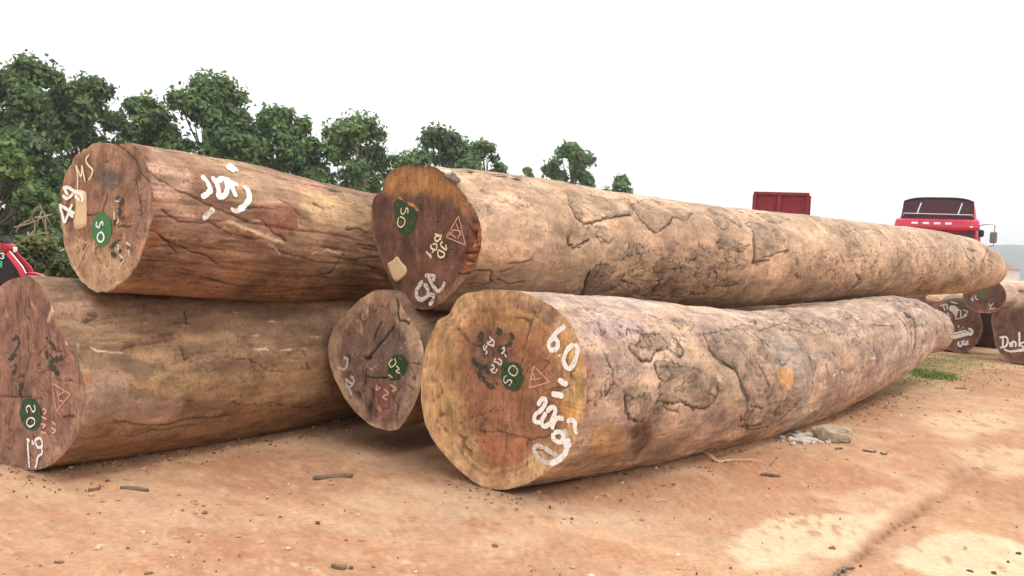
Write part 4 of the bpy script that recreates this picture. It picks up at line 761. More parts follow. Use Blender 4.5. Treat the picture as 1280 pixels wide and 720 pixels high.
M_glass = mat('dark_glass', (.02, .016, .018), rough=.12, nscale=3, namp=.1, spec=.6)
M_maroon = mat('smoked_panel', (.055, .012, .018), rough=.4, nscale=3, namp=.2)
M_chrome = mat('bright_metal', (.62, .62, .62), rough=.3, metal=.9, nscale=20, namp=.08)
M_lens = mat('white_lens', (.82, .82, .80), rough=.25, nscale=20, namp=.05)
M_tyre = mat('tyre_rubber', (.022, .021, .02), rough=.9, nscale=30, namp=.2)
M_steel = mat('dusty_steel', (.20, .17, .15), rough=.7, nscale=10, namp=.25, metal=.2)
M_silver = mat('silver_mirror', (.55, .56, .58), rough=.2, metal=.8, nscale=10, namp=.05)
M_twig = mat('dry_twig', (.30, .24, .18), rough=.9, nscale=20, namp=.2)
M_crim = mat('crimson_plastic', (.36, .012, .03), rough=.35, nscale=8, namp=.15, coat=.3)
M_gs = mat('green_sticker', (.05, .42, .18), rough=.5, nscale=20, namp=.08)

# ------------------------------------------------------------------ red truck seen over the log
def red_truck():
    base = np.array([*at(1166, 348, 27.8)[:2], 0.]); r = tag(empty('red_truck', base), 'red truck cab facing the pile behind the far end of the long log', 'truck')
    M = (rotz(-.50), base)                            # local: front faces -Y
    def B(mb, n, m, sm_=False, par=r, label=None): return mb.build(n, m, par, M, sm_, label)
    z0 = .95
    c = MB().loft([((0, 1.0, z0), (1.2, 0, 0), (0, 1.0, 0), 9), ((0, 1.0, 2.05), (1.22, 0, 0), (0, 1.0, 0), 9), ((0, 1.04, 2.62), (1.19, 0, 0), (0, .95, 0), 8), ((0, 1.06, 2.72), (1.18, 0, 0), (0, .93, 0), 7), ((0, 1.06, 3.06), (1.15, 0, 0), (0, .90, 0), 6), ((0, 1.12, 3.14), (1.08, 0, 0), (0, .82, 0), 6)], 32)
    B(c, 'cab', M_red, True)
    B(MB().box((0, .015, 2.30), (2.12, .06, .62), bev=.02), 'windshield', M_glass)
    br = B(MB().loft([((0, .10, 2.70), (1.22, 0, 0), (0, .14, 0), 7), ((0, .06, 2.78), (1.22, 0, 0), (0, .16, 0), 7), ((0, .07, 2.98), (1.19, 0, 0), (0, .15, 0), 7), ((0, .12, 3.03), (1.17, 0, 0), (0, .12, 0), 7)], 32), 'brow_panel', M_red, True)
    for x in (-.62, -.30, .02, .34): B(MB().box((x, -.105, 2.885), (.19, .03, .07), bev=.012), 'marker_lamp', M_lens)
    B(MB().box((.98, -.095, 2.80), (.08, .03, .05), bev=.01), 'marker_lamp', M_lens)
    rf = B(MB().loft([((0, 1.0, 3.06), (1.10, 0, 0), (0, .86, 0), 8), ((0, 1.06, 3.45), (1.04, 0, 0), (0, .76, 0), 7), ((0, 1.12, 3.63), (.98, 0, 0), (0, .68, 0), 5), ((0, 1.15, 3.70), (.84, 0, 0), (0, .56, 0), 4)], 32), 'high_roof', M_red, True)
    fp = MB(); xs = np.linspace(-1.02, 1.02, 13); top = 3.70-.11*np.abs(xs/1.02)**4
    V = [(x, .11, 3.05) for x in xs]+[(x*.955, .27, t) for x, t in zip(xs, top)]+[(x, .20, 3.05) for x in xs]+[(x*.955, .36, t) for x, t in zip(xs, top)]; n = 13
    fp.add(V, [(i, i+1, n+i+1, n+i) for i in range(12)]+[(n+i, n+i+1, 3*n+i+1, 3*n+i) for i in range(12)]+[(2*n+i+1, 2*n+i, 3*n+i, 3*n+i+1) for i in range(12)]+[(0, n, 3*n, 2*n), (n-1, 3*n-1, 4*n-1, 2*n-1)])
    B(fp, 'smoked_panel', M_maroon)
    fr = MB().tube([(x, .12, 3.05) if i in (0, 14) else (xx*.965, .265, tt+.012) for i, (x, xx, tt) in enumerate(zip([-1.02]+list(xs)+[1.02], [0]+list(xs)+[0], [0]+list(top)+[0]))], .028, 6); B(fr, 'panel_frame', M_black, True)
    B(MB().tube([(-.98, .07, 3.12), (-.98, .04, 3.20), (0, .02, 3.19), (1.0, .04, 3.18), (1.0, .07, 3.12)], .018, 6), 'rail', M_chrome, True)
    for x in (-.55, .62): B(MB().tube([(x-.04, .09, 3.18), (x+.06, .22, 3.55)], .02, 6), 'strut', M_chrome, True)
    for x in (-.5, .45): B(MB().tube([(x, -.03, 2.02), (x+.35, -.03, 2.35)], .012, 5), 'wiper', M_black, True)
    g = B(MB().box((0, -.02, 1.62), (1.9, .08, .5), bev=.02), 'grille', M_black)
    for k in range(4): B(MB().box((0, -.07, 1.44+k*.12), (1.8, .03, .035)), 'grille_bar', M_chrome, par=g)
    B(MB().box((0, -.08, 1.0), (2.4, .3, .42), bev=.05), 'bumper', M_red)
    for x in (-.92, .92): B(MB().box((x, -.245, 1.02), (.42, .05, .24), bev=.02), 'headlight', M_lens)
    for sx in (-1, 1):
        d = B(MB().box((sx*1.205, .95, 1.85), (.05, 1.15, 1.45), bev=.02), 'door', M_red); B(MB().box((sx*1.225, .95, 2.28), (.03, .95, .52), bev=.01), 'door_window', M_glass, par=d)
        ar = B(MB().tube([(sx*1.16, .12, 2.85-.3*(sx < 0)), (sx*1.38, .0, 2.90-.4*(sx < 0)), (sx*1.62, -.06, 2.88-.4*(sx < 0)), (sx*1.62, -.06, 2.25), (sx*1.2, .1, 2.15)], .014, 6), 'mirror_arm', M_steel, True)
        B(MB().box((sx*1.60, -.08, 2.50), (.20, .08, .34), bev=.03), 'mirror', M_steel, par=ar); B(MB().box((sx*1.26, .10, 2.62), (.16, .14, .22), bev=.04), 'small_mirror', M_black, par=ar)
    B(MB().box((0, 4.2, .85), (.95, 6.4, .26), bev=.02), 'chassis', M_steel)
    for x in (-1, 1):
        for y in (3.0, 6.2): B(MB().tube([(x*1.2, y, 1.0), (x*1.2, y, 2.3)], .06, 6), 'stake', M_steel)
    for y in (.9, 4.6, 5.95):
        for x in (-1, 1):
            tw = B(MB().wheel((x*1.02, y, .52), (1, 0, 0), .52, .32), 'wheel', M_tyre, True); B(MB().wheel((x*1.10, y, .52), (1, 0, 0), .27, .26), 'rim', M_red, True, par=tw)
red_truck()

def tipper():
    base = np.array([*at(971, 338, 33.)[:2], 0.]); r = tag(empty('tipper_truck', base), 'red steel tipper bed showing over the long log, left of the cab', 'truck')
    M = (rotz(-.31), base); B = lambda mb, n, m, sm_=False, par=r: mb.build(n, m, par, M, sm_)
    zt = 1.2+95/1100*33+.02; W = 1.98; zb = zt-1.25
    tg = B(MB().box((0, .03, (zt+zb)/2), (W-.2, .04, zt-zb-.2)), 'tailgate', M_dred)
    for x in (-W/2+.05, -.06, W/2-.05): B(MB().box((x, -.02, (zt+zb)/2), (.12 if abs(x) > .5 else .17, .12, zt-zb-.2), bev=.01), 'rib', M_dred, par=tg)
    B(MB().box((0, -.02, zt-.05), (W+.02, .14, .12), bev=.012), 'top_rail', M_dred); B(MB().box((0, -.02, zb+.05), (W+.02, .14, .12), bev=.012), 'bottom_rail', M_dred)
    for sx in (-1, 1):
        sd = B(MB().box((sx*(W/2-.02), 2.4, (zt+zb)/2), (.05, 4.6, zt-zb), bev=.01), 'side_panel', M_dred)
        for y in (.9, 1.9, 2.9, 3.9): B(MB().box((sx*(W/2+.04), y, (zt+zb)/2), (.08, .1, zt-zb-.05)), 'side_rib', M_dred, par=sd)
    B(MB().box((0, 2.4, zb-.03), (W-.1, 4.6, .08)), 'bed_floor', M_steel); B(MB().box((0, 4.72, (zt+zb)/2), (W-.1, .06, zt-zb)), 'headboard', M_dred)
    B(MB().box((0, 3.4, zb-.5), (.9, 7, .75), bev=.02), 'chassis', M_steel); B(MB().box((0, 6.1, 1.95), (W, 1.7, 2.0), bev=.12), 'cab', M_red)
    for y in (.9, 2.1, 6.1):
        for x in (-.85, .85): tw = B(MB().wheel((x, y, .52), (1, 0, 0), .52, .3), 'wheel', M_tyre, True); B(MB().wheel((x*1.09, y, .52), (1, 0, 0), .26, .26), 'rim', M_steel, True, par=tw)
tipper()

# ------------------------------------------------------------------ motorcycle at the left edge
def motorcycle():
    D = 10.6; base = np.array([*at(10, 330, D)[:2], 0.]); r = tag(empty('motorcycle', base), 'red and black motorcycle at left edge behind the brown log', 'motorcycle')
    # local: x forward (picture right), origin under the headlight cowl
    M = (rotz(.12)*.86, base+np.array([0, 0, .20])); B = lambda mb, n, m, sm_=True, par=r: mb.build(n, m, par, M, sm_)
    B(MB().loft([((-.05, 0, 1.00), (.05, 0, .0), (0, .10, 0), 2.5), ((-.01, 0, .965), (.085, 0, .01), (0, .125, 0), 2.6), ((.01, 0, .91), (.09, 0, .01), (0, .13, 0), 2.6), ((.0, 0, .86), (.07, 0, .0), (0, .11, 0), 2.4), ((-.02, 0, .83), (.04, 0, 0), (0, .08, 0), 2.2)], 24), 'front_cowl', M_crim)
    B(MB().loft([((.070, 0, .955), (.010, 0, .0), (0, .04, 0), 2.2), ((.088, 0, .93), (.010, 0, .0), (0, .07, 0), 2.4), ((.090, 0, .89), (.010, 0, 0), (0, .065, 0), 2.4), ((.078, 0, .865), (.008, 0, 0), (0, .04, 0), 2.2)], 20), 'headlight', M_lens)
    B(MB().loft([((-.05, 0, 1.085), (.03, 0, 0), (0, .06, 0), 3), ((-.04, 0, 1.055), (.05, 0, 0), (0, .08, 0), 3), ((-.03, 0, 1.0), (.06, 0, 0), (0, .11, 0), 2.6)], 20), 'instrument_pod', M_black)
    B(MB().tube([(-.12, -.34, 1.02), (-.07, -.2, 1.03), (-.03, 0, 1.0), (-.07, .2, 1.03), (-.12, .34, 1.02)], .016, 8), 'handlebar', M_black)
    for sy in (-1, 1):
        st = B(MB().tube([(-.09, sy*.24, 1.04), (-.06, sy*.26, 1.20), (-.05, sy*.28, 1.28)], .009, 6), 'mirror_stalk', M_black)
        B(MB().loft([((-.075, sy*.29, 1.33), (0, .03, 0), (0, 0, .02), 2.2), ((-.06, sy*.29, 1.33), (0, .06, 0), (0, 0, .045), 2.4), ((-.045, sy*.29, 1.33), (0, .045, 0), (0, 0, .03), 2.2)], 16), 'mirror', M_black, par=st)
        B(MB().tube([(-.10, sy*.30, 1.02), (-.145, sy*.42, 1.01)], .022, 8), 'grip', M_black)
        ls = MB(); P = [(.03, .86), (.08, .81), (.15, .73), (.22, .65), (.26, .56), (.20, .45), (.08, .34)]
        pts = np.array([(x, sy*(.09+.045*i/3 if i < 4 else .13), z) for i, (x, z) in enumerate(P)])
        ls.loft([(p, (.026+.003*i, 0, .026), (0, .012, .0), 3) for i, p in enumerate(pts)], 12); B(ls, 'leg_shield', M_red)
        lm = None if sy > 0 else MB().loft([(p+np.array([.024+.003*i, sy*.004, .024]), (.005, 0, .005), (0, .011, 0), 3) for i, p in enumerate(pts[:5])], 8)
        if lm: B(lm, 'white_stripe', M_lens)
        B(MB().loft([((-.42, sy*.11, .62), (.24, 0, 0), (0, .03, .0), 3), ((-.36, sy*.12, .52), (.28, 0, 0), (0, .035, 0), 3), ((-.34, sy*.10, .42), (.18, 0, 0), (0, .03, 0), 3)], 16), 'side_panel', M_red)
    B(MB().loft([((-.04, 0, .86), (.07, 0, 0), (0, .09, 0), 3), ((.02, 0, .70), (.13, 0, 0), (0, .10, 0), 3), ((.0, 0, .52), (.20, 0, 0), (0, .11, 0), 3), ((-.06, 0, .36), (.16, 0, 0), (0, .10, 0), 3)], 20), 'inner_fairing', M_black)
    B(MB().tube([(-.05, -.125, .84), (-.02, -.125, .85), (0, -.125, .83), (-.025, -.125, .81), (0, -.125, .79), (-.02, -.125, .77), (-.05, -.125, .78)], .008, 5), 'numeral', M_lens)
    B(MB().box((-.05, -.115, .695), (.05, .012, .09), bev=.004), 'green_sticker', M_gs, False)
    B(MB().loft([((-.78, 0, .80), (0, .06, 0), (0, 0, .03), 3), ((-.6, 0, .80), (0, .12, 0), (0, 0, .05), 3), ((-.35, 0, .77), (0, .13, 0), (0, 0, .05), 3), ((-.14, 0, .76), (0, .08, 0), (0, 0, .04), 3)], 18), 'seat', M_black)
    B(MB().loft([((-.28, 0, .46), (.18, 0, 0), (0, .09, 0), 4), ((-.25, 0, .26), (.2, 0, 0), (0, .11, 0), 4)], 12), 'engine', M_steel)
    B(MB().tube([(-.03, .0, .9), (.30, .0, .31)], .03, 8), 'fork', M_steel)
    for x, y in ((.33, 0), (-.78, 0)):
        tw = B(MB().wheel((x, y, .28), (0, 1, 0), .28, .09, prof=((.80, .5), (.93, .5), (1., .2), (1., -.2), (.93, -.5), (.80, -.5), (.80, .5))), 'wheel', M_tyre)
        rim = MB().wheel((x, y, .28), (0, 1, 0), .23, .06, prof=((.86, .5), (1., .5), (1., -.5), (.86, -.5), (.86, .5)))
        for k in range(6): t = k*PI/3; rim.tube([(x, y, .28), (x+.2*math.cos(t), y, .28+.2*math.sin(t))], .012, 6)
        B(rim, 'rim', M_chrome, par=tw)
    B(MB().loft([((.33+.31*math.cos(t), 0, .28+.31*math.sin(t)), (0, .06, 0), (.012*math.cos(t), 0, .012*math.sin(t)), 3) for t in np.linspace(.1, 2.3, 9)], 10), 'front_fender', M_red)
    B(MB().loft([((-.78+.33*math.cos(t), 0, .30+.33*math.sin(t)), (0, .07, 0), (.012*math.cos(t), 0, .012*math.sin(t)), 3) for t in np.linspace(.6, 2.9, 9)], 10), 'rear_fender', M_black)
motorcycle()

# ------------------------------------------------------------------ the second pile, far right
M_gr = 'cut logs of the second pile at far right'
def body_B(tone):
    def f(g, p, P):
        a = smear(g, P, (1.5, 4, 4)); b = smear(g, P, (3, 12, 12), 5); p.col[:] = mixc(np.array(tone)*np.ones((len(a), 1)), np.array(tone)*.6, sm(b, .5, .68)*.6); p.col[:] = mixc(p.col, np.array(tone)*1.25, sm(a, .5, .65)*.5); p.h[:] = .02*(a-.5)
        p.line(np.array([[.5, .1], [.62, .12]]), (.06, .04, .03), .05, .02)
    return f
def face_B(g, p, rad):
    q = p.q; n = fbm(P3(q*4, 1), 3, 4); p.col[:] = mixc(np.array([.145, .085, .068])*np.ones((len(q), 1)), (.21, .11, .085), sm(n, .45, .62)); p.col[:] = mixc(p.col, (.27, .17, .12), sm(rad, .88, .97)*.6)
    if g.name == 'B4': p.col *= .3                        # added gap log: the shade of the gap is put into its end colour
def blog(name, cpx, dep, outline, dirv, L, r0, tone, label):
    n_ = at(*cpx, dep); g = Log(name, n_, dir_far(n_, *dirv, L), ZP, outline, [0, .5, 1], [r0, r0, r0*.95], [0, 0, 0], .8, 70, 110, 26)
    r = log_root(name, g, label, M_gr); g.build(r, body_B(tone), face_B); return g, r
O1 = [(1185, 374), (1205, 373), (1218, 384), (1227, 400), (1227, 418), (1219, 432), (1205, 441), (1188, 438), (1170, 430), (1160, 415), (1158, 395), (1166, 381)]
g, r = blog('B1', (1193, 407), 14.2, O1, (.45, .89, 0), 7, .41, (.20, .145, .10), 'dark log with a long white painted line, bottom left of the right pile')
ZB = (1150, 365, 762/85.)
g.strokes(r, 'painted_line', ZB, [(5, [(170, 545), (260, 530), (380, 505), (480, 480), (560, 455)]), (2, [(160, 500), (260, 485)])], 4, M_white)
g.strokes(r, 'painted_line', ZB, [(2, [(200, 510), (300, 490)]), (2, [(250, 480), (420, 455), (520, 430)]), (3, [(540, 410), (580, 430), (575, 470), (545, 480)])], 3, M_white, lift=.004)
g.strokes(r, 'painted_number', ZB, [[(435, 550), (430, 590), (455, 610), (475, 570), (460, 545)], [(500, 540), (480, 580), (520, 590)], [(540, 540), (515, 585), (550, 580)]], 2.2, M_white)
g.strokes(r, 'painted_word', ZB, [[(220, 155), (300, 135)], [(262, 150), (280, 210)], [(300, 140), (310, 200)], [(260, 310), (300, 300), (350, 290)], [(280, 300), (295, 240)], [(330, 290), (310, 230)], [(390, 300), (450, 295), (530, 260)], [(400, 290), (420, 210), (450, 200)], [(460, 280), (455, 200)], [(480, 200), (530, 220), (490, 270)], [(205, 325), (250, 320)], [(340, 110), (420, 130)]], 1.6, M_faint)
g.patch(r, 'paint_splash', ZB, [(330, 160), (380, 150), (430, 190), (415, 250), (400, 280), (365, 230), (330, 200)], M_faint, off=.008)
g.strokes(r, 'stamped_number', ZB, [[(430, 370), (435, 400)], [(480, 390), (485, 410)], [(440, 420), (460, 425)], [(220, 450), (240, 445)]], 1.6, M_faint)
O2 = [(1205, 362), (1215, 353), (1232, 349), (1247, 352), (1257, 364), (1257, 377), (1246, 388), (1229, 391), (1212, 386), (1203, 373)]
ZC = (1195, 330, 471/85.)
g, r = blog('B2', (1231, 370), 13.2, O2, (.86, .51, .02), 7, .23, (.50, .36, .27), 'round log with green spot lying on top of the right pile')
g.strokes(r, 'painted_number', ZC, [[(100, 240), (125, 255)], [(115, 225), (120, 260)], [(140, 215), (135, 235), (155, 250)], [(225, 270), (240, 300), (235, 320)], [(260, 270), (235, 300)], [(235, 310), (275, 308)]], 1.6, M_faint)
g.patch(r, 'green_patch', ZC, [(165, 195), (195, 195), (200, 225), (180, 238), (160, 220)], M_green, off=.003, rough=.01)
O3 = [(1239, 396), (1241, 389), (1262, 386), (1285, 386), (1305, 392), (1315, 410), (1314, 430), (1300, 448), (1272, 454), (1254, 446), (1245, 432), (1242, 414)]
g, r = blog('B3', (1277, 420), 12.8, O3, (.80, .60, 0), 6, .38, (.34, .24, .18), 'dark log cut by the right edge, white lettering underlined twice')
g.strokes(r, 'painted_word', ZC, [[(300, 510), (345, 505), (360, 530), (345, 570), (305, 580)], [(325, 510), (325, 575)], [(375, 540), (378, 575)], [(390, 575), (392, 540), (415, 545), (412, 575)], [(440, 470), (440, 575)], [(475, 540), (445, 555), (475, 580)], [(490, 530), (490, 575)]], 2.4, M_white)
g.strokes(r, 'painted_line', ZC, [[(330, 590), (380, 605), (470, 588), (520, 585)], [(370, 608), (480, 600), (520, 598)]], 2.0, M_white)
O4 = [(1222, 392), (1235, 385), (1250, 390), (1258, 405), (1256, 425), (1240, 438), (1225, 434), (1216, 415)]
g, r = blog('B4', (1237, 411), 15.6, O4, (.6, .8, 0), 5, .36, (.06, .045, .04), 'added log filling the gap between the right pile logs, shade painted into its colour')  # added to block the bright gap; its dark tone stands in for shade
O5 = [(1112, 375), (1135, 369), (1160, 369), (1180, 380), (1190, 400), (1180, 425), (1150, 438), (1122, 430), (1106, 405)]
g, r = blog('B5', (1148, 403), 15.3, O5, (.40, .91, 0), 6, .46, (.27, .20, .14), 'brown log behind the far tip of the front log, only its top showing')
# a pale offcut where the front log meets the second pile
def lump(P, size, seed, n=2, sq=(1, 1, 1), rough=.35):
    import bmesh
    bm = bmesh.new(); bmesh.ops.create_icosphere(bm, subdivisions=n, radius=1.0); V = np.array([v.co[:] for v in bm.verts]); F = [tuple(v.index for v in f.verts) for f in bm.faces]; bm.free()
    k = 1+rough*(fbm(V*1.3, seed, 3)-.5)*2+.25*rough*(vnoise(V*5, seed)-.5); V = np.sign(V)*np.abs(V)**.8*k[:, None]*np.array(sq)*size; return V+np.array(P), F
p0 = at(1166, 373, 13.4); V, F = lump(p0, .075, 5, 3, (1.3, .9, .75)); tag(mk('wood_offcut', V, F, M_splint, None, smooth=False), 'pale offcut lying on the dark log at the end of the front log', 'offcut')

# ------------------------------------------------------------------ loose things on the ground
p0 = gpt(1042, 551); V, F = lump(p0+[-.01, 0, .045], .104, 14, 4, (1.3, .8, .66), .32); tag(mk('rock', V, F, M_stone, None, smooth=False), 'rough tan rock on the ground beside the front log', 'rock')
V, F = [], []
r_ = np.random.default_rng(4)
for k in range(150):
    t = r_.normal(0, 1, 2); p0 = gpt(1004+t[0]*10+ (25 if k % 4 == 0 else 0), 549+t[1]*3.0); s_ = r_.uniform(.007, .024); v, f = lump(p0+[0, 0, s_*.5], s_, k, 1, (1.2, 1, .8)); F += [tuple(i+len(V) for i in q) for q in f]; V += [tuple(x) for x in v]
tag(mk('pale_crumbs', V, F, M_pale, None, smooth=False), 'heap of pale crumbs beside the tan rock under the front log', 'rubble', kind='stuff')
def chip(px, py, L, W_, yaw, seed, label, m=M_chip, name='bark_chip', curl=.003, group=None, th=.010):
    p0 = gpt(px, py); n = 14; u = np.linspace(-1, 1, n); rr = np.random.default_rng(seed)
    wv = W_*np.sqrt(np.clip(1-np.abs(u)**3, .03, 1))*(.7+.6*vnoise(np.stack([u*3, u*0, u*0+seed], 1), seed)); cz = curl*(u*u)+.006*(vnoise(np.stack([u*2, u*0+3, u*0], 1), seed)-.5)
    V = []
    for t in (th, 0):
        for k in (-1, -.3, .4, 1): V += [(a*L/2, b/2*k+.015*math.sin(a*2+seed), c_+t+-.12*W_*k*k+.003) for a, b, c_ in zip(u, wv, cz)]
    V = np.array(V); F = []
    for l in range(2):
        for k in range(3):
            for i in range(n-1): a = l*4*n+k*n+i; q = (a, a+1, a+n+1, a+n); F.append(q if l == 0 else q[::-1])
    for k in (0, 3):
        for i in range(n-1): a = k*n+i; F.append((a, a+1, a+4*n+1, a+4*n))
    for k in range(3):
        for i in (0, n-1): a = k*n+i; F.append((a, a+n, a+5*n, a+4*n))
    V = V@rotz(yaw).T+p0; return tag(mk(name, V, F, m, None, smooth=False), label, 'wood chip' if name == 'bark_chip' else 'stick', group)
chip(416, 597, .21, .045, .35, 1, 'dark curled bark chip lying left of the front log')
chip(169, 610, .15, .035, -.1, 2, 'flat dark bark chip lying before the brown left log')
chip(963, 597, .11, .03, .2, 3, 'small dark bark scrap on reddish soil near the stick')
chip(1087, 565, .085, .022, -.05, 4, 'dark scrap to the right of the tan rock'); chip(1105, 568, .05, .02, -.1, 5, 'tiny dark scrap just right of another, beyond the tan rock')
chip(118, 611, .05, .03, .2, 6, 'small dark bark crumb left of the flat chip'); chip(1048, 562, .06, .018, 0, 7, 'thin dark scrap in front of the tan rock')
chip(1201, 485, .12, .05, 0, 8, 'dark scrap on the reddish soil near the right pile')
chip(424, 706, .05, .03, .6, 10, 'dark crumb in the red soil at the bottom, left of centre')
for k, (x, y) in enumerate([(1042, 716), (1050, 711), (1060, 708)]): chip(x, y, .07, .02, .5, 12+k, ('dark crumb at the bottom end of the wheel rut', 'dark crumb in the middle of the wheel rut trio', 'dark crumb highest up in the wheel rut trio')[k], group='crumbs in the wheel rut', curl=.0)
def stick(pts, rad, label, m=None, lifts=None, sides=()):
    P = np.array([gpt(x, y)+[0, 0, rad+(lifts[i] if lifts else 0)] for i, (x, y) in enumerate(pts)]); c = catmull(P, .03)
    c[:, 2] += .006*(vnoise(c*20, 3)-.5); mb = MB().tube(c, rad*(1-.6*np.linspace(0, 1, len(c))), 6)
    for sp in sides:
        S = np.array([gpt(x, y)+[0, 0, rad+z] for x, y, z in sp]); mb.tube(S, rad*.5, 5)
    return tag(mb.build('twig', m or M_splint, None, smooth=False), label, 'stick')
stick([(878, 572), (898, 579), (915, 577), (952, 581)], .009, 'thin pale stick on the ground in front of the front log', sides=[[(898, 579, 0), (886, 575, .03)], [(905, 578, 0), (920, 583, .01)]], lifts=[.03, 0, 0, .01])
stick([(758, 594), (768, 590), (780, 594)], .008, 'small twisted reddish root scrap at the foot of the front log', M_chip, lifts=[0, .03, 0], sides=[[(765, 592, .01), (772, 600, .01)], [(770, 591, .03), (762, 586, .05)]])
stick([(962, 584), (968, 579), (975, 577)], .004, 'short dark twig on reddish soil', M_chip, lifts=[0, .01, .02])
stick([(820, 627), (838, 625)], .003, 'tiny pale twig on dusty ground below the stick')
# pebbles and crumbs of soil
def pebbles():
    import bmesh
    bm = bmesh.new(); bmesh.ops.create_icosphere(bm, subdivisions=1, radius=1.0); V0 = np.array([v.co[:] for v in bm.verts]); F0 = np.array([[v.index for v in f.verts] for f in bm.faces]); bm.free()
    V0 = V0*np.array([1, .85, .6]); n = 2600; X = []; S = []; r_ = np.random.default_rng(8)
    while len(X) < n:
        y = 3.0+11*r_.random()**1.8; x = (r_.random()*1.4-.7)*y
        dn = float(fbm(np.array([[x*1.1, y*1.1, 0]]), 2, 3)[0]); 
        if r_.random() > sm(dn, .42, .6)*.95+.05: continue
        X.append((x, y)); S.append(min(.0022/(r_.random()+.03)**.75, .017)*(.8+.05*y))
    Z_ = [gz(x, y) for x, y in X]; X = np.array(X); S = np.array(S); a = r_.random(n)*6.28
    R_ = np.stack([np.stack([np.cos(a), -np.sin(a)], -1), np.stack([np.sin(a), np.cos(a)], -1)], 1); V = V0[None]*S[:, None, None]*(1+.5*(r_.random((n, 12, 1))-.5)); V[..., :2] = np.einsum('nij,nkj->nki', R_, V[..., :2])
    V = V+np.stack([X[:, 0], X[:, 1], np.array(Z_)+S*.25], 1)[:, None]; F = (F0[None]+np.arange(n)[:, None, None]*12).reshape(-1, 3)
    pal = np.array([[.50, .28, .16], [.42, .22, .12], [.60, .40, .26], [.22, .12, .08], [.70, .56, .42], [.46, .25, .14]]); c = pal[r_.choice(6, n, p=[.27, .25, .2, .1, .06, .12])]
    tag(mk('gravel', V.reshape(-1, 3), F, M_peb, None, np.repeat(c, 12, 0), smooth=False), 'scattered red brown pebbles and soil crumbs on the yard', 'gravel', kind='stuff')
pebbles()
def litter():
    r_ = np.random.default_rng(21); V = []; F = []; C = []
    def add(x, y, L, W_):
        n = len(V); a = r_.random()*6.28; z = gz(x, y); ca, sa = math.cos(a), math.sin(a); t = .004+.004*r_.random()
        for (u, v, w_) in ((-1, -.5, 0), (-.3, -1, .4), (1, -.3, 0), (.8, .6, .3), (-.5, .8, .2)): V.append((x+(ca*u*L-sa*v*W_)/2, y+(sa*u*L+ca*v*W_)/2, z+t+w_*t*r_.random()*2))
        for (u, v) in ((-1, -.5), (-.3, -1), (1, -.3), (.8, .6), (-.5, .8)): V.append((x+(ca*u*L-sa*v*W_)/2, y+(sa*u*L+ca*v*W_)/2, z-.004))
        F.append((n, n+1, n+2)); F.append((n, n+2, n+3)); F.append((n, n+3, n+4))
        for k in range(5): q = (k+1) % 5; F.append((n+k, n+5+k, n+5+q)); F.append((n+k, n+5+q, n+q))
        c = np.array([(.12, .075, .05), (.24, .135, .08), (.40, .22, .13), (.50, .36, .24)][r_.choice(4, p=[.14, .26, .4, .2])]); C.extend([c*(.8+.4*r_.random())]*10)
    for _ in range(420):
        y = 3.1+9*r_.random()**1.6; x = (r_.random()*1.4-.7)*y; s_ = .005+.018*r_.random()**4; add(x, y, s_*1.6, s_)
    for g, t1 in ((LF, 6.), (LL1, 2.6)):                # more of it along the feet of the logs
        for _ in range(330):
            t = r_.random()*t1; c = g.near+g.D*t+g.side*(.16+abs(r_.normal())*.16); s_ = .004+.013*r_.random()**2.5; add(c[0], c[1], s_*1.8, s_)
        for _ in range(60):
            c = g.near-g.D*abs(r_.normal())*.10+g.side*r_.normal()*.25; s_ = .004+.010*r_.random()**2; add(c[0], c[1], s_*1.8, s_)
    tag(mk('bark_litter', np.array(V), np.array(F), M_peb, None, np.array(C), smooth=False), 'bark crumbs and splinters strewn over the yard and along the logs', 'bark litter', kind='stuff')
litter()

# ------------------------------------------------------------------ vegetation
def leaves(C, N, size, col, rr, droop=.3):
    """leaf blades: a folded pair of triangles each, facing roughly outwards along N"""
    n = len(C); t = rr.normal(size=(n, 3)); N = N+rr.normal(size=(n, 3))*.55; N /= np.linalg.norm(N, axis=1)[:, None]; T = np.cross(N, t); T /= np.linalg.norm(T, axis=1)[:, None]; B = np.cross(N, T)
    s_ = size*(.6+.8*rr.random(n))[:, None]; V = np.stack([C-T*s_, C+B*s_*.55-N*s_*.15, C+T*s_, C-B*s_*.55-N*s_*.15], 1)
    F = (np.arange(n)[:, None]*4+np.array([[0, 1, 2, 3]])); return V.reshape(-1, 3), F, np.repeat(col, 4, 0)
def clump_cloud(centres, radii, n, rr, sizes, base, flat=.8):
    i = rr.choice(len(centres), n, p=radii**2/np.sum(radii**2)); d = rr.normal(size=(n, 3)); d /= np.linalg.norm(d, axis=1)[:, None]; d[:, 2] = np.where(rr.random(n) < .35, np.abs(d[:, 2]), d[:, 2])
    k = rr.random(n)**.35; C = centres[i]+d*(radii[i]*k)[:, None]*np.array([1, 1, flat]); hue = rr.random((len(centres), 1))[i]
    c = np.array(base)*(.65+.7*rr.random((n, 1)))*(.8+.45*hue); c = c*(1+np.array([.25, .1, -.1])*(hue-.4)); return leaves(C, d+np.array([0, 0, .5]), sizes, c, rr)
LEAFN = 0
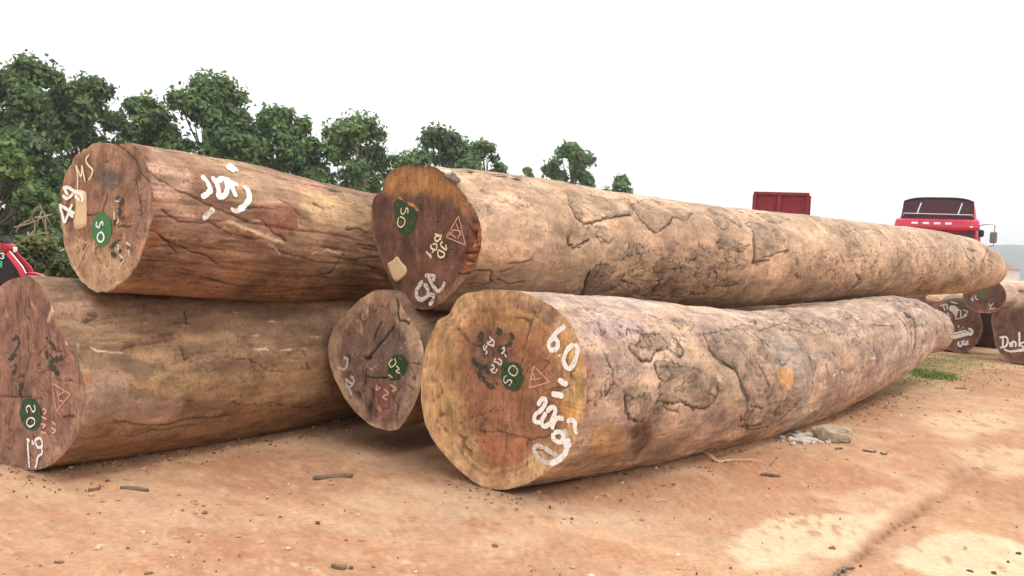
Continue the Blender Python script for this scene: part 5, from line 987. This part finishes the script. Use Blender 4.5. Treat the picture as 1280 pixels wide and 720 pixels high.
def tree(px, ytop, dist, halfw, label, seed, base=(.045, .085, .028), low=1.2, n=9000, leaf=.13, dense=1.):
    """a broadleaf roadside tree: its crown top and half width taken from the photograph"""
    rr = np.random.default_rng(seed); hz = 288+px*.05; b = at(px, hz, dist); b[2] = 0; H = CAM_H+(hz-ytop)*dist/F_PX; hw = 1.27*halfw*dist/F_PX
    r = tag(empty('broadleaf_tree', b), label, 'tree', 'trees along the far side of the yard')
    nb = int(44*dense)+int(hw*9); mb = MB(); tr = [b+[0, 0, -.1], b+[.1*rr.normal(), .1, H*.3], b+[.2*rr.normal(), .1, H*.6], b+[.25*rr.normal(), 0, H*.86]]
    tc_ = catmull(np.array(tr), .4); mb.tube(tc_, np.linspace(.16, .04, len(tc_)), 8); Cs = []; Rs = []
    for k in range(nb):
        t = (k+.5)/nb; z = low+(H-low)*t; prof = math.sin(PI*min(1, .18+.78*t))**.7*(1-.35*t*t*t); a = rr.random()*2*PI; rad = hw*prof*(.30+.85*rr.random()**.6)
        R_ = hw*(.17+.15*rr.random())*(1-.35*t); z = min(z, H-R_*.75)
        c = b+np.array([math.cos(a)*rad, math.sin(a)*rad, z]); Cs.append(c); Rs.append(R_)
        p0 = tc_[int((len(tc_)-1)*min(.95, t*.75+.08))]; mid = (p0+c)/2+[0, 0, -.1]; bl = catmull(np.array([p0, mid, c]), .5); mb.tube(bl, np.linspace(.045, .012, len(bl)), 5)
    Cs.append(b+[0, 0, H-hw*.22]); Rs.append(hw*.24)
    Cs = np.array(Cs); Rs = np.array(Rs); n = int(n*1.45); base = tuple(np.array(base)*np.array([2.15, 1.85, 1.65])); V, F, C = clump_cloud(Cs, Rs, n, rr, leaf*1.25, base)
    # sprigs that break the outline
    m = n//5; i = rr.choice(len(Cs), m); d = rr.normal(size=(m, 3)); d /= np.linalg.norm(d, axis=1)[:, None]; S = Cs[i]+d*(Rs[i]*(1+.5*rr.random(m)))[:, None]; V2, F2, C2 = leaves(S, d, leaf, np.array(base)*(.9+.9*rr.random((m, 1))), rr)
    mb.build('trunk', M_bark, r, smooth=True); mk('crown', np.vstack([V, V2]), np.vstack([F, F2+len(V)]), M_leaf, r, np.vstack([C, C2]), smooth=False)
TR = [(-8, 176, 27, 46, 'lighter green low tree at the left edge above the motorcycle', (.05, .09, .028), 6500, .11),
      (42, 78, 38, 66, 'tallest dark tree at far left, top of the tree row', (.04, .075, .027), 13000, .13),
      (104, 98, 40, 50, 'dark tree with a stepped crown right of the tallest one', (.045, .08, .03), 9000, .13),
      (172, 122, 42, 46, 'paler round tree behind the reddish log face', (.055, .10, .036), 8000, .13),
      (250, 97, 43, 66, 'broad dark tree standing highest above the reddish log', (.042, .08, .03), 12000, .14),
      (347, 138, 45, 50, 'dark tree above the white painted word, left of the gap', (.043, .083, .03), 9000, .14),
      (445, 148, 48, 62, 'bushy tree in the gap between the two top logs', (.05, .095, .034), 9500, .14),
      (545, 162, 52, 52, 'dark tree rising above the dark red cut end', (.04, .08, .032), 7500, .15),
      (598, 178, 54, 32, 'slim open tree with separate leafy tops over the long log', (.045, .085, .035), 3200, .15),
      (653, 210, 58, 14, 'tiny tree top just showing left of the round tree', (.06, .105, .045), 1200, .16),
      (712, 182, 58, 38, 'round tree standing alone above the middle of the long log', (.052, .10, .042), 7000, .16),
      (771, 220, 62, 20, 'small low tree, last of the row at right', (.055, .105, .045), 2200, .17)]
for k, (px, yt, ds, hw, lb, bs, n, lf) in enumerate(TR): tree(px, yt, ds, hw, lb, 40+k, bs, 1.0 if k else .8, n, lf)
def bush(px, py, dist, w_, h_, label, seed, base=(.10, .13, .04), n=2500):
    rr = np.random.default_rng(seed); hz = 288+px*.05; b = at(px, hz, dist); b[2] = 0; m = 9; Cs = b+np.stack([rr.uniform(-w_, w_, m), rr.uniform(-.5, .5, m), rr.uniform(.25, h_*.75, m)], 1); Rs = rr.uniform(.35, .6, m)*h_*.55
    r = tag(empty('shrub', b), label, 'shrub', 'scrub along the edge of the yard'); V, F, C = clump_cloud(Cs, Rs, n, rr, .07, base); mk('foliage', V, F, M_leaf, r, C, smooth=False); mb = MB()
    for c in Cs: mb.tube([b, (b+c)/2+[0, .05, 0], c], [.02, .012, .006], 5)
    mb.build('stem', M_bark, r, smooth=True)
for k, (x, d_, w_, h_, lb) in enumerate([(-30, 17, 1.1, 1.15, 'dull green shrub behind the motorcycle at the left edge'), (32, 18, .9, 1.2, 'yellow green shrub right beside the motorcycle cowl'), (66, 19, 1.0, 1.3, 'green shrub between motorcycle and the oval green mark log'), (110, 18, 1.0, 1.3, 'shrub hidden behind the reddish log face'), (10, 21, 1.4, 1.5, 'taller shrub behind the two shrubs near the motorcycle')]):
    bush(x, 0, d_, w_, h_, lb, 80+k, (.105, .125, .042) if k % 2 else (.085, .115, .04))
# heap of dry branches on the scrub
mb = MB(); rr = np.random.default_rng(3); b = at(45, 290, 16.5); root = tag(empty('branch_heap', [b[0], b[1], 0]), 'heap of dry bare branches on the scrub at left', 'branches')
for k, (x0, y0, x1, y1) in enumerate([(18, 284, 60, 268), (40, 268, 64, 282), (52, 264, 48, 285), (30, 280, 44, 262), (44, 272, 66, 267), (20, 290, 40, 276), (58, 285, 50, 256), (35, 290, 62, 290), (60, 300, 52, 270), (30, 300, 40, 272)]):
    p0 = at(x0, y0, 16.5+rr.uniform(-.5, .5)); p1 = at(x1, y1, 16.5+rr.uniform(-.5, .5)); mid = (p0+p1)/2+rr.normal(size=3)*.08; c = catmull(np.array([p0, mid, p1]), .12)
    mk('branch', *(lambda m_: (np.array(m_.V), m_.F))(MB().tube(c, np.linspace(.016, .006, len(c)), 6)), M_twig, root, smooth=True)
# grass
def grass(name, centres, n, hgt, spread, label, col, seed=1):
    rr = np.random.default_rng(seed); C = np.array([gpt(*c)[:3] for c in centres]); i = rr.choice(len(C), n); P = C[i]+np.stack([rr.normal(0, 1, n)*spread[0], rr.normal(0, 1, n)*spread[1], np.zeros(n)], 1); P[:, 2] = -.01
    a = rr.random(n)*6.28; h_ = hgt*(.5+rr.random(n)); w_ = .006+.006*rr.random(n); l = rr.normal(0, .45, (n, 2))*h_[:, None]; dx = np.stack([np.cos(a)*w_, np.sin(a)*w_, 0*a], 1)
    V = np.stack([P-dx, P+dx, P+np.concatenate([l*.4, h_[:, None]*.6], 1)+dx*.7, P+np.concatenate([l, h_[:, None]], 1)], 1); F = np.arange(n)[:, None]*4+np.array([[0, 1, 2, 3]])
    c = np.array(col)*(.6+.8*rr.random((n, 1))); tag(mk(name, V.reshape(-1, 3), F, M_leaf, None, np.repeat(c, 4, 0), smooth=False), label, 'grass', kind='stuff')
grass('grass', [(1163, 470), (1170, 472), (1176, 470), (1156, 466)], 900, .05, (.09, .12), 'small dark green grass tuft between front log and right pile', (.22, .28, .09), 2)
grass('grass', [(1150, 458), (1165, 448), (1180, 446), (1135, 470), (1172, 458), (1195, 452)], 2200, .022, (.40, .55), 'thin yellow green grass in front of the right pile', (.30, .30, .12), 3)
rr0 = np.random.default_rng(9)
grass('dry_grass', [(float(x), float(y)) for x, y in zip(rr0.uniform(-60, 200, 60), rr0.uniform(335, 352, 60))], 9000, .30, (1.6, 1.2), 'rough dry grass on the far edge of the yard', (.17, .17, .07), 5)

# ------------------------------------------------------------------ far distance
def hills():
    n = 160; A = np.linspace(-1.1, 1.25, n); D = 1350.; hgt = 14+20*fbm(np.stack([A*5, A*0, A*0], 1), 3, 4)+30*sm(A, .15, .5); rows = []
    for k, (dd, f_) in enumerate(((0, 0), (25, .55), (60, .9), (120, 1.), (200, .75), (320, 0))):
        hh = hgt*f_*(.85+.3*fbm(np.stack([A*60, A*0+k, A*0], 1), 5, 3)) if f_ else hgt*0-2; rows.append(np.stack([np.sin(A)*(D+dd), np.cos(A)*(D+dd), hh], 1))
    V = np.vstack(rows); F = [(r*n+i, r*n+i+1, (r+1)*n+i+1, (r+1)*n+i) for r in range(5) for i in range(n-1)]
    tag(mk('hills', V, F, mat('wooded_hills', (.06, .09, .05), rough=1, nscale=.05, namp=.3), None), kind='structure')
hills()
b = at(1254, 343, 75.); b[2] = 0; hb = tag(empty('small_shed', b), 'small white shed far away beyond the tip of the long log', 'shed')
M_shed = mat('whitewash', (.74, .66, .62), rough=.9, nscale=2, namp=.1); M_roof = mat('pale_roof', (.45, .40, .38), rough=.7, nscale=3, namp=.15)
MB().box((0, 2, 1.1), (3.2, 4, 2.2)).build('wall', M_shed, hb, (rotz(.2), b)); MB().add([(-1.8, -.2, 2.2), (1.8, -.2, 2.2), (1.8, 4.2, 2.2), (-1.8, 4.2, 2.2), (0, -.2, 2.9), (0, 4.2, 2.9)], [(0, 1, 4), (3, 5, 2), (0, 4, 5, 3), (1, 2, 5, 4), (0, 3, 2, 1)]).build('roof', M_roof, hb, (rotz(.2), b))
MB().box((-.4, -.02, .95), (.8, .05, 1.9)).build('door', M_roof, hb, (rotz(.2), b))
# haze: one even, pale body of air round everything
hz = MB().box((0, 0, 27.), (3400, 3400, 58.)); hm = bpy.data.materials.new('pale_haze'); hm.use_nodes = True; hn = hm.node_tree; hn.nodes.clear(); o_ = hn.nodes.new('ShaderNodeOutputMaterial'); pv = hn.nodes.new('ShaderNodeVolumePrincipled')
pv.inputs['Density'].default_value = .0007; pv.inputs['Color'].default_value = (.93, .96, 1., 1); pv.inputs['Anisotropy'].default_value = .1; hn.links.new(pv.outputs[0], o_.inputs['Volume'])
tag(hz.build('haze', hm, None), kind='stuff')
